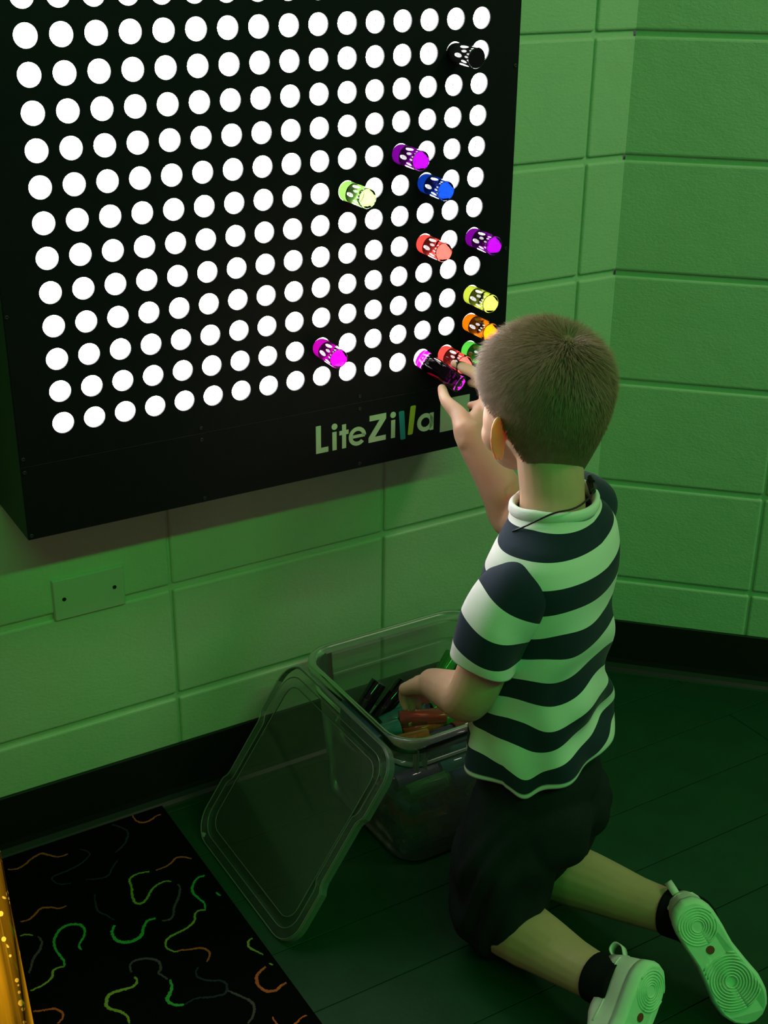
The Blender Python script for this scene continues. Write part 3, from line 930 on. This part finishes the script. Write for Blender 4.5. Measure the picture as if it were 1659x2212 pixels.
for i, z in enumerate(zs):
    a, b, sh = ring_at(z)
    cur = Vector(((a + b) / 2, z))
    if prev is not None: along += (cur - prev).length
    prev = cur
    for k in range(NA):
        ph = 2 * PI * k / NA            # 0 = his left, 90 = front
        c, s = math.cos(ph), math.sin(ph)
        e = 2 / 2.35
        x = math.copysign(abs(c) ** e, c); yv = math.copysign(abs(s) ** e, s)
        low = 1 - sstep(0.30, 0.56, z)
        mid = 1 - sstep(0.52, 0.66, z)
        back = max(0.0, -s)
        fold = low * (0.0050 * math.sin(ph * 5 + z * 16) + 0.0028 * math.sin(ph * 9 - z * 30 + 1.0))
        fold += mid * back * 0.0045 * math.sin(z * 62 + 2.6 * math.sin(ph * 2 + 0.6) + ph * 1.5)
        fold += 0.0015 * math.sin(ph * 3 + z * 40)
        lx, fy = x * (a + fold), yv * (b + fold) + sh
        zz = z
        # right shoulder lifted with the raised arm; hem hangs lower at the left back
        zz += 0.016 * sstep(0.56, 0.66, z) * max(0.0, min(1.0, -lx / 0.09))
        hemw = 1 - sstep(0.335, 0.47, z)
        zz += 0.040 * hemw * (0.5 - 0.5 * math.cos(ph - 0.6)) ** 1.2
        zz -= 0.016 * (1 - sstep(0.335, 0.40, z)) * math.exp(-((ph - 6.0) / 0.20) ** 2)
        zz -= 0.010 * sstep(0.67, 0.711, z) * max(0.0, s)       # neckline dips in front
        V.append(TC + TL * lx + TF * fy + UP * zz)
        wob = mid * (0.010 * back * math.sin(ph * 2.2 + 0.4) + 0.0045 * math.sin(ph * 5 + z * 25)) - low * 0.010 * back * math.cos((ph - 4.1) * 2.0)
        AL.append(along + wob)
        ED.append(1.0 if i <= 2 else 0.0)
        PRN.append(math.exp(-((lx - 0.015) / 0.060) ** 4 - ((z - 0.555) / 0.055) ** 4) if s > 0 else 0.0)
for i in range(NZ):
    for k in range(NA):
        k2 = (k + 1) % NA
        F.append((i * NA + k, i * NA + k2, (i + 1) * NA + k2, (i + 1) * NA + k))
sh_me = mesh('shirt_body', V, F, True)
attr(sh_me, 'along', AL); attr(sh_me, 'edge', ED); attr(sh_me, 'print', PRN)
per = (along - 0.050) / 5
M['shirt'] = stripe_mat('striped_cotton', per, 0.0, 0.50, True)
shirt = empty('t_shirt', (0, 0, 0), worldmesh=False)
bpy.data.objects.remove(shirt)
shirt = put('t_shirt', sh_me, M['shirt'], boy)
so = shirt.modifiers.new('cloth', 'SOLIDIFY'); so.thickness = 0.0018; so.offset = -1
def sleeve(pts, rad, t0, name='sleeve'):
    pth = spline(pts, 16)
    fr = frames(pth)
    V, F, AL, ED = [], [], [], []
    n = 72
    L = 0.0
    for i, p in enumerate(pth):
        if i: L += (pth[i] - pth[i - 1]).length
        t = i / (len(pth) - 1) * (len(rad) - 1)
        k0 = min(int(t), len(rad) - 2)
        r = rad[k0] + (rad[k0 + 1] - rad[k0]) * (t - k0)
        _, N, B = fr[i]
        for k in range(n):
            a = 2 * PI * k / n
            rr = r * (1 + 0.045 * math.sin(a * 4 + i * 0.14) * (0.3 + 0.7 * i / len(pth)) + 0.03 * math.sin(a * 2 + 1 + i * 0.2))
            V.append(p + (N * math.cos(a) + B * math.sin(a)) * rr)
            AL.append(L + 0.003 * math.sin(a * 2))
            ED.append(0.0)
    for i in range(len(pth) - 1):
        for k in range(n):
            k2 = (k + 1) % n
            F.append((i * n + k, i * n + k2, (i + 1) * n + k2, (i + 1) * n + k))
    me = mesh(name, V, F, True)
    attr(me, 'along', AL); attr(me, 'edge', ED)
    o = put(name, me, stripe_mat('striped_sleeve', 0.0700, t0, 0.5), shirt)
    s_ = o.modifiers.new('cloth', 'SOLIDIFY'); s_.thickness = 0.002; s_.offset = -1
    return o
sleeve([V3(-0.630, -0.602, 0.628), V3(-0.658, -0.612, 0.622), V3(-0.684, -0.607, 0.580), V3(-0.698, -0.600, 0.524)], [0.038, 0.0455, 0.0470, 0.0455], 0.016)
sleeve([V3(-0.520, -0.545, 0.662), V3(-0.490, -0.525, 0.668), V3(-0.480, -0.470, 0.642), V3(-0.478, -0.425, 0.616)], [0.038, 0.047, 0.048, 0.046], 0.012)
# ribbed collar
pth, nC = [], 48
V, F = [], []
prof = [(-0.004, -0.006), (0.0015, -0.007), (0.0035, -0.002), (0.0030, 0.006), (0.0005, 0.010), (-0.002, 0.008)]
for k in range(nC):
    ph = 2 * PI * k / nC
    c, s = math.cos(ph), math.sin(ph)
    rx, ry = 0.0565 * c, 0.0530 * s
    for dr, dz in prof:
        nrm = Vector((c, s)).normalized()
        lx, fy = rx + nrm.x * dr * 1.4, ry + nrm.y * dr * 1.4 + 0.001
        zz = 0.711 + dz + (0.010 * max(0.0, min(1.0, -lx / 0.09))) - 0.010 * max(0.0, s)
        V.append(TC + TL * lx + TF * fy + UP * zz)
m_ = len(prof)
for k in range(nC):
    k2 = (k + 1) % nC
    for j in range(m_):
        j2 = (j + 1) % m_
        F.append((k * m_ + j, k2 * m_ + j, k2 * m_ + j2, k * m_ + j2))
put('collar', mesh('collar', V, F, True), M['collar'], shirt)

# shorts ---------------------------------------------------------------
sp = []
sp.append(ellipsoid_me(TC + UP * 0.300 - TF * 0.004, (TL * 0.098, TF * 0.085, UP * 0.090), 28, 20))
sp.append(ellipsoid_me(TC + UP * 0.245 - TF * 0.022 + TL * 0.035, (TL * 0.066, TF * 0.080, UP * 0.075), 24, 16))
sp.append(ellipsoid_me(TC + UP * 0.245 - TF * 0.022 - TL * 0.035, (TL * 0.066, TF * 0.080, UP * 0.075), 24, 16))
sp += limb([V3(-0.620, -0.590, 0.255), V3(-0.636, -0.594, 0.190), V3(-0.640, -0.586, 0.110), V3(-0.640, -0.578, 0.076)], [0.068, 0.074, 0.070, 0.067], 24)
sp += limb([V3(-0.528, -0.560, 0.255), V3(-0.528, -0.548, 0.190), V3(-0.525, -0.528, 0.125), V3(-0.523, -0.520, 0.085)], [0.070, 0.073, 0.071, 0.066], 24)
sme_ = evaluated(join_me('shorts', sp), [('REMESH', dict(mode='VOXEL', voxel_size=0.004)), ('SMOOTH', dict(factor=0.5, iterations=10))])
sme_.materials.clear()
nrm_ = [v.normal.copy() for v in sme_.vertices]
for v, nv in zip(sme_.vertices, nrm_):
    c = v.co.copy()
    w = sstep(0.30, 0.15, c.z) if False else max(0.0, min(1.0, (0.30 - c.z) / 0.12))
    f = 0.0035 * math.sin(c.z * 70 + 18 * c.x + 9 * math.sin(c.y * 30)) + 0.0025 * math.sin(c.x * 95 + c.z * 25)
    v.co = c + nv * f * w
    if v.co.z < 0.004: v.co.z = 0.004
for p in sme_.polygons: p.use_smooth = True
put('shorts', sme_, M['shorts'], boy)

# cord round the neck with its clasp -----------------------------------
def neck_ring(ph, r=0.0, dz=0.0):
    c, s = math.cos(ph), math.sin(ph)
    lx, fy = (0.0485 + r) * c, (0.0475 + r) * s + 0.001
    zz = 0.716 + dz + 0.012 * max(0.0, min(1.0, -lx / 0.09))
    return TC + TL * lx + TF * fy + UP * zz
cp = []
for k in range(30):
    f = k / 29
    ph = math.radians(-112) + math.radians(170) * f               # from the back round his left side to the front
    o1, o2 = sstep(0.15, 0.50, f), sstep(0.45, 0.95, f)
    cp.append(neck_ring(ph, 0.0005 + 0.012 * o1 + 0.012 * o2, 0.012 - 0.003 * o1 - 0.048 * o2))
cp = cp[:24]
cord = put('neck_cord', tube_me('neck_cord', cp, 0.0012, 8), M['cord'], boy)
c0, c1 = cp[0], neck_ring(math.radians(-132), 0.004, 0.0)
put('toggle', tube_me('toggle', [c0, c0.lerp(c1, 0.3), c0.lerp(c1, 0.62)], [0.0032, 0.0036, 0.0034], 10), M['cord'], cord)
cl = [neck_ring(math.radians(-130), 0.004, -0.001), neck_ring(math.radians(-140), 0.006, 0.004), neck_ring(math.radians(-150), 0.006, 0.008)]
put('clasp', join_me('clasp', [tube_me('c', cl, [0.005, 0.0062, 0.0045], 7), tube_me('c', [cl[1] + UP * 0.006, cl[2] + UP * 0.005], 0.003, 6), tube_me('c', [cl[0] - UP * 0.004, cl[1] - UP * 0.005], 0.003, 6)], False), M['cord'], cord)

# shoes ------------------------------------------------------------------
SL = 0.194
def sole_half(x):                     # half width along the foot
    t = x / SL
    pts = [(0.0, 0.0), (0.02, 0.0125), (0.06, 0.0205), (0.14, 0.0265), (0.28, 0.0270), (0.42, 0.0255), (0.58, 0.0290), (0.72, 0.0330), (0.84, 0.0310), (0.93, 0.0230), (0.98, 0.0120), (1.0, 0.0)]
    for (a, b), (c, d) in zip(pts, pts[1:]):
        if a <= t <= c:
            return 1.09 * (b + (d - b) * (t - a) / (c - a))
    return 0.0
def outline(x0, x1, ws, n=22, shift=0.0):
    pts = []
    for s in (1, -1):
        rng_ = range(n + 1) if s == 1 else range(n - 1, 0, -1)
        for i in rng_:
            u = (1 - math.cos(PI * i / n)) / 2
            pts.append((x0 + (x1 - x0) * u, s * sole_half(SL * u) * ws + shift))
    return pts
def stack(name, rings, cap=True):
    V, F = [], []
    n = len(rings[0][0])
    for pts, z in rings:
        zf = z if callable(z) else (lambda x, z=z: z)
        V += [(x, yv, zf(x)) for x, yv in pts]
    for i in range(len(rings) - 1):
        for k in range(n):
            k2 = (k + 1) % n
            F.append((i * n + k, i * n + k2, (i + 1) * n + k2, (i + 1) * n + k))
    if cap:
        F.append(tuple(range(n - 1, -1, -1))); F.append(tuple(range((len(rings) - 1) * n, len(rings) * n)))
    me = mesh(name, V, F)
    for p in me.polygons: p.use_smooth = len(p.vertices) == 4
    return me
def make_shoe(ankle, toe, up, side):
    toe = Vector(toe).normalized(); up = Vector(up); up = (up - toe * up.dot(toe)).normalized()
    left = up.cross(toe)
    org = Vector(ankle) - toe * 0.046 - up * 0.060
    mt = Matrix((( toe.x, left.x, up.x, org.x), (toe.y, left.y, up.y, org.y), (toe.z, left.z, up.z, org.z), (0, 0, 0, 1)))
    def sput(name, me, mat, parent):
        me.transform(mt)
        return put(name, me, mat, parent)
    spring = lambda x: 0.012 * max(0.0, (x / SL - 0.72) / 0.28) ** 2          # toe spring
    shoe = sput('shoe', stack('shoe', [(outline(0.001, SL * 0.985, 0.97), lambda x: 0.018 + spring(x)), (outline(0.0005, SL * 0.98, 0.99), lambda x: 0.026 + spring(x)), (outline(0.001, SL * 0.94, 0.96), lambda x: 0.036 + spring(x) * 0.5),
                                       (outline(0.002, SL * 0.80, 0.90), 0.046), (outline(0.003, SL * 0.64, 0.82), 0.056), (outline(0.006, SL * 0.56, 0.72), lambda x: 0.064 + 0.008 * (x < 0.02)), (outline(0.010, SL * 0.53, 0.60), 0.066)]), M['shoe'], boy)
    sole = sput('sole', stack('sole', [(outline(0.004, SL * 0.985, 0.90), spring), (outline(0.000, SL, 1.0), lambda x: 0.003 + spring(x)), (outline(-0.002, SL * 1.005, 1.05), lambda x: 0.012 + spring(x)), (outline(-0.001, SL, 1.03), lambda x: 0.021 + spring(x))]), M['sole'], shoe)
    # concentric tread ridges
    ms = []
    for cx, radii in ((0.036, [0.0085, 0.0115, 0.0150, 0.0185, 0.0225, 0.0262]), (0.124, [0.0085 + 0.0040 * q for q in range(9)])):
        for r in radii:
            run = []
            N_ = 48
            for k in range(N_ + 1):
                a = 2 * PI * k / N_
                x, yv = cx + r * math.cos(a), r * math.sin(a)
                ok = 0.006 < x < SL * 0.965 and abs(yv) < sole_half(x) * 0.93 - 0.001 and not (cx < 0.08 and x > 0.066) and not (cx > 0.08 and x < 0.085)
                if ok: run.append(V3(x, yv, spring(x) - 0.0002))
                if (not ok or k == N_) and run:
                    if len(run) > 2: ms.append(tube_me('t', run, 0.0011, 6))
                    run = []
    sput('tread', join_me('tread', ms), M['sole'], sole)
    sput('badge', mesh('badge', [(0.072 + 0.006 * math.cos(2 * PI * k / 12), 0.002 + 0.006 * math.sin(2 * PI * k / 12), -0.0006) for k in range(12)], [tuple(range(11, -1, -1))]), M['badge'], sole)
    # heel pull loop
    lp = [V3(0.004, 0, 0.060), V3(-0.006, 0, 0.068), V3(-0.008, 0, 0.080), V3(0.001, 0, 0.084), V3(0.008, 0, 0.076), V3(0.009, 0, 0.066)]
    V, F = [], []
    pth = spline(lp, 5)
    for p in pth:
        for dy in (-0.0055, 0.0055):
            V.append((p.x, p.y + dy, p.z))
    for i in range(len(pth) - 1):
        F.append((2 * i, 2 * i + 1, 2 * i + 3, 2 * i + 2))
    lo = sput('pull_loop', mesh('pull_loop', V, F, True), M['shoe'], shoe)
    s_ = lo.modifiers.new('web', 'SOLIDIFY'); s_.thickness = 0.0015
    # seam band round the heel
    xs_ = [0.10 - 0.0968 * q / 12 for q in range(13)]
    hb = lambda x: sole_half(SL * (x - 0.0025) / (SL * 0.72)) * 0.87
    bnd = [V3(x, hb(x), 0.046 + 0.10 * max(0, 0.06 - x)) for x in xs_] + [V3(x, -hb(x), 0.046 + 0.10 * max(0, 0.06 - x)) for x in reversed(xs_)]
    sput('seam', tube_me('seam', bnd, 0.0012, 6), M['shoe'], shoe)
    return shoe, mt
for nm, K_, A_, toe, up in (('l', LK, LA, (-0.70, -0.35, -0.62), (-0.27, 0.82, -0.44)), ('r', RK, RA, (0.27, -0.58, -0.77), (0.48, 0.78, -0.41))):
    shoe, mt = make_shoe(A_, toe, up, nm)
    a0 = K_.lerp(A_, 0.87)
    inside = mt @ V3(0.046, 0, 0.045)
    put('sock', join_me('sock', [tube_me('k', spline([a0, K_.lerp(A_, 0.95), A_, inside], 5), [0.0345] * 16, 28)]), M['sock'], boy)

# the peg held in the raised hand
tip = board_pt(13 * P, 0.004, 0)
place_peg(tip, (0.030, -0.0755, -0.030), 'held_magenta_bright', 'magenta peg held in the boy\'s raised fingers against the bottom row')

# ------------------------------------------------------------------ storage tub
def rrect(x0, x1, y0, y1, r, n=7):
    pts = []
    for cx, cy, a0 in ((x1 - r, y1 - r, 0), (x0 + r, y1 - r, PI / 2), (x0 + r, y0 + r, PI), (x1 - r, y0 + r, 1.5 * PI)):
        for k in range(n + 1):
            a = a0 + PI / 2 * k / n
            pts.append((cx + r * math.cos(a), cy + r * math.sin(a)))
    return pts
def ring_stack(name, rings, cap0=False, cap1=False, smooth=True):
    V, F = [], []
    n = len(rings[0][0])
    for pts, z in rings:
        V += [(x, yv, z) for x, yv in pts]
    for i in range(len(rings) - 1):
        for k in range(n):
            k2 = (k + 1) % n
            F.append((i * n + k, i * n + k2, (i + 1) * n + k2, (i + 1) * n + k))
    if cap0: F.append(tuple(range(n - 1, -1, -1)))
    if cap1: F.append(tuple(range((len(rings) - 1) * n, len(rings) * n)))
    me = mesh(name, V, F)
    if smooth:
        for p in me.polygons: p.use_smooth = len(p.vertices) == 4
    return me
TX0, TX1, TY0, TY1, TZ = -0.688, -0.352, -0.392, -0.062, 0.262
tub = empty('storage_tub', ((TX0 + TX1) / 2, (TY0 + TY1) / 2, 0.0), 'frosted clear plastic storage tub full of coloured pegs against the wall', 'tub')
def inset(d, z, r=0.05): return (rrect(TX0 + d, TX1 - d, TY0 + d, TY1 - d, r), z)
t_body = put('body', ring_stack('body', [inset(0.036, 0.003, 0.040), inset(0.028, 0.010, 0.045), inset(0.024, 0.06), inset(0.017, 0.15), inset(0.013, 0.225), inset(0.012, 0.250)], cap0=True), M['tub'], tub)
put('rim', ring_stack('rim', [inset(0.012, 0.248), inset(0.011, 0.256), inset(0.007, 0.262), inset(0.002, 0.262), inset(0.0, 0.259), inset(0.0, 0.240), inset(0.002, 0.238)]), M['rim'], tub)
put('rib', ring_stack('rib', [inset(0.0120, 0.214), inset(0.0085, 0.212), inset(0.0085, 0.206), inset(0.0125, 0.204)]), M['rim'], tub)
lt = put('latch', box_me('latch', TX0 - 0.006, TX0 + 0.004, -0.335, -0.215, 0.205, 0.252, 0.004, 2), M['latch'], tub)
for yy in (-0.305, -0.275, -0.245):
    put('groove', box_me('groove', TX0 - 0.008, TX0 - 0.005, yy - 0.008, yy + 0.008, 0.212, 0.246, 0.001, 1), M['latch'], lt)
put('latch', box_me('latch', TX1 - 0.004, TX1 + 0.006, -0.335, -0.215, 0.205, 0.252, 0.004, 2), M['latch'], tub)
for xx in (-0.655, -0.640):
    put('stiffener', box_me('stiffener', xx - 0.0015, xx + 0.0015, TY0 + 0.002, TY0 + 0.016, 0.205, 0.245, 0.0005, 1), M['rim'], tub)

# lid leaning against the tub's left side
LW_, LH_ = 0.338, 0.334
lid_a, lid_b = V3(-0.906, -0.262, 0.0), V3(-0.7125, -0.262, 0.0)
hyp = LH_
dxz = 0.188
lid_v = V3(dxz, 0, math.sqrt(hyp ** 2 - dxz ** 2)).normalized()      # up the slope
lid_u = V3(0, -1, 0)
lid_n = lid_u.cross(lid_v).normalized()
if lid_n.x > 0: lid_n = -lid_n                                        # outer face, away from the tub
lid = empty('tub_lid', (-0.906, -0.262, 0.0), 'clear plastic tub lid standing on edge and leaning on the tub', 'lid')
def notch(u_, v_, d):
    """soft indents in the middle of each side where the latches clip"""
    hw, hh = LW_ / 2, LH_ / 2
    if abs(abs(v_) - (hh - d)) < 1e-4 or abs(abs(u_) - (hw - d)) < 1e-4:
        pass
    a = abs(u_) / hw; b = abs(v_) / hh
    k = 0.0
    if a > b:
        k = 1 - sstep(0.052, 0.066, abs(v_))
        return (u_ - math.copysign(0.008 * k, u_), v_)
    return (u_, v_)
def lid_ring(d, h, r, useno=True):
    base = rrect(-LW_ / 2 + d, LW_ / 2 - d, -LH_ / 2 + d, LH_ / 2 - d, max(0.004, r - d * 0.6), 8)
    # densify the straight runs so that the notches have points
    out = []
    n = len(base)
    for i in range(n):
        p, q = Vector(base[i]), Vector(base[(i + 1) % n])
        m_ = 30 if (q - p).length > 0.05 else 1
        for k in range(m_):
            w = p.lerp(q, k / m_)
            out.append(notch(w.x, w.y, d) if useno else (w.x, w.y))
    mid = lid_a + lid_v * (LH_ / 2 + 0.001)
    return [mid + lid_u * a + lid_v * b + lid_n * h for a, b in out]
def lid_band(name, rings, mat, cap=False):
    V, F = [], []
    n = len(rings[0])
    for r in rings: V += r
    for i in range(len(rings) - 1):
        for k in range(n):
            k2 = (k + 1) % n
            F.append((i * n + k, i * n + k2, (i + 1) * n + k2, (i + 1) * n + k))
    if cap: F.append(tuple(range((len(rings) - 1) * n, len(rings) * n)))
    me = mesh(name, V, F)
    for p in me.polygons: p.use_smooth = False
    return put(name, me, mat, lid)
lid_band('skirt', [lid_ring(0.000, -0.012, 0.045), lid_ring(0.0005, -0.002, 0.045), lid_ring(0.003, 0.0, 0.045)], M['rim'])
lid_band('panel', [lid_ring(0.003, 0.0, 0.045), lid_ring(0.016, 0.0, 0.045), lid_ring(0.018, -0.007, 0.045), lid_ring(0.030, -0.007, 0.045, False), lid_ring(0.032, -0.003, 0.045, False)], M['lid'], cap=True)
for d, h, w in ((0.0025, 0.0006, 0.0011), (0.0165, -0.0002, 0.0009), (0.031, -0.0034, 0.0009)):      # moulded beads that catch the light
    rg = lid_ring(d, h, 0.045, d < 0.02)
    put('bead', tube_me('bead', rg + [rg[0]], w, 6, cap=False), M['rim'], lid)

# ------------------------------------------------------------------ pegs in the tub
BIN = {'teal': (0.10, 0.62, 0.50), 'orange': (0.90, 0.38, 0.06), 'red': (0.85, 0.16, 0.10), 'green': (0.12, 0.75, 0.12), 'purple': (0.22, 0.08, 0.40), 'lime': (0.55, 0.85, 0.06), 'black': None, 'blue': (0.06, 0.14, 0.45)}  # tub copies of the peg colours, brightened to make up for missing backlight
bme = {}
for k, c in BIN.items():
    m_ = peg_me()
    m_.materials.append(M['peg_black'] if c is None else acrylic('loose_' + k + '_acrylic', c, 0.06, 0.72))
    bme[k] = m_
names = list(BIN)
def bin_peg(p, d, col, label=None):
    o = put('light_peg', bme[col], None)
    o.location = Vector(p) - Vector(d).normalized() * PL / 2
    o.rotation_euler = Vector(d).to_track_quat('Z', 'Y').to_euler()
    return tag(o, label or ('%s peg buried lower in the heap of pegs inside the tub' % {'black': 'glossy black'}.get(col, 'translucent ' + col)), 'peg',
               None if label else '%s pegs in the tub' % col)
rnd = random.Random(11)
cx, cy = (TX0 + TX1) / 2, (TY0 + TY1) / 2
for layer in range(5):
    z = 0.020 + layer * 0.0272
    half = 0.118 + layer * 0.0035
    for a in range(3):
        for b in range(7):
            u_ = (a - 1) * 0.083 + rnd.uniform(-0.002, 0.002)
            w_ = (b - 3) * (half * 2 / 7) + rnd.uniform(-0.003, 0.003)
            dv = (1, rnd.uniform(-0.04, 0.04), 0) if layer % 2 == 0 else (rnd.uniform(-0.04, 0.04), 1, 0)
            p = (cx + u_, cy + w_, z) if layer % 2 == 0 else (cx + w_, cy + u_, z)
            bin_peg(p, dv, rnd.choice(names))
# loose ones on top, as they show by the near left corner
top = [((-0.606, -0.152, 0.186), (0.55, 0.05, 0.62), 'black', 'glossy black peg sticking up at the tub\'s left side, leftmost in the heap'),
       ((-0.566, -0.166, 0.184), (0.60, 0.05, 0.55), 'black', 'dark peg sticking up in the tub just right of the leftmost black one'),
       ((-0.628, -0.225, 0.172), (0.90, -0.22, 0.16), 'teal', 'teal peg lying at the near left of the tub heap'),
       ((-0.560, -0.190, 0.166), (0.90, -0.05, 0.18), 'teal', 'teal peg in the tub beside the boy\'s lowered hand'),
       ((-0.545, -0.232, 0.180), (0.90, -0.40, 0.02), 'red', 'reddish peg lying in the tub above the orange one'),
       ((-0.600, -0.268, 0.172), (0.90, -0.30, 0.14), 'orange', 'orange peg with a bright streak near the tub\'s front rim'),
       ((-0.545, -0.290, 0.170), (0.90, -0.20, 0.10), 'purple', 'purple peg right of the orange one near the tub\'s front rim'),
       ((-0.640, -0.185, 0.166), (0.10, 1.0, 0.10), 'lime', 'lime peg tip tucked by the tub\'s left wall below the black peg'),
       ((-0.462, -0.165, 0.205), (0.60, 0.20, 0.55), 'green', 'green peg leaning up at the back of the tub behind the arm')]
for p, d, c, lb in top:
    bin_peg(p, d, c, lb)

# ------------------------------------------------------------------ amber bubble tube
bt = empty('bubble_tube', (-1.400, -0.640, 0.014), 'tall clear water tube glowing amber with bubbles at the lower left edge', 'bubble lamp', worldmesh=False)
bt.rotation_euler = (0, math.radians(-2.6), 0)
def bt_mat():
    m = bpy.data.materials.new('amber_lit_water')
    m.use_nodes = True
    nt = m.node_tree
    nt.nodes.remove(nt.nodes['Principled BSDF'])
    tc = node(nt, 'ShaderNodeTexCoord')
    mp = node(nt, 'ShaderNodeMapping'); mp.inputs['Scale'].default_value = (34, 34, 3.0)
    nt.links.new(tc.outputs['Object'], mp.inputs['Vector'])
    nz = node(nt, 'ShaderNodeTexNoise'); nz.inputs['Scale'].default_value = 1.0; nz.inputs['Detail'].default_value = 3
    nt.links.new(mp.outputs[0], nz.inputs['Vector'])
    rp = node(nt, 'ShaderNodeValToRGB')
    rp.color_ramp.elements[0].position = 0.35; rp.color_ramp.elements[0].color = (0.10, 0.055, 0.004, 1)
    rp.color_ramp.elements[1].position = 0.68; rp.color_ramp.elements[1].color = (0.85, 0.42, 0.01, 1)
    nt.links.new(nz.outputs['Fac'], rp.inputs['Fac'])
    e = node(nt, 'ShaderNodeEmission'); e.inputs['Strength'].default_value = 1.0
    nt.links.new(rp.outputs['Color'], e.inputs['Color'])
    nt.links.new(e.outputs[0], nt.nodes['Material Output'].inputs['Surface'])
    return m
BTR = 0.085
put('water', lathe_me('water', [(BTR - 0.012, 0.06), (BTR - 0.012, 0.5), (BTR - 0.012, 0.88)], 48), bt_mat(), bt, loc=(0, 0, 0))
put('acrylic_tube', lathe_me('acrylic_tube', [(BTR, 0.05), (BTR, 0.6), (BTR, 0.91)], 48), clear_sheet('amber_acrylic', (1.0, 0.86, 0.55), 0.06, (0.9, 0.5, 0.08), 0.05), bt, loc=(0, 0, 0))
put('base', lathe_me('base', [(BTR + 0.05, 0.0), (BTR + 0.05, 0.04), (BTR + 0.04, 0.055), (BTR + 0.004, 0.06)], 48), plain('dark_plastic_base', (0.02, 0.02, 0.02), 0.4), bt, loc=(0, 0, 0))
put('cap', lathe_me('cap', [(BTR + 0.006, 0.89), (BTR + 0.008, 0.90), (BTR + 0.008, 0.92), (BTR - 0.01, 0.93)], 48), plain('dark_plastic_cap', (0.02, 0.02, 0.02), 0.4), bt, loc=(0, 0, 0))
bub = emit('self_lit_bubble', (1.0, 0.62, 0.06), 2.2)  # bubbles glow by themselves, imitating lamp reflections
bub_me = lathe_me('bubble', [(0.0008, -0.0024), (0.0018, -0.0017), (0.0024, 0.0), (0.0018, 0.0017), (0.0008, 0.0024)], 10)
bub_me.materials.append(bub)
rb = random.Random(5)
for k in range(90):
    a = rb.uniform(-1.2, 0.9); z = rb.uniform(0.1, 0.75)
    o = put('bubble', bub_me, None, bt, loc=((BTR - 0.008) * math.cos(a), (BTR - 0.008) * math.sin(a), z))
    o.scale = (1,) * 3
    s = rb.uniform(0.4, 1.3); o.scale = (s, s, s)
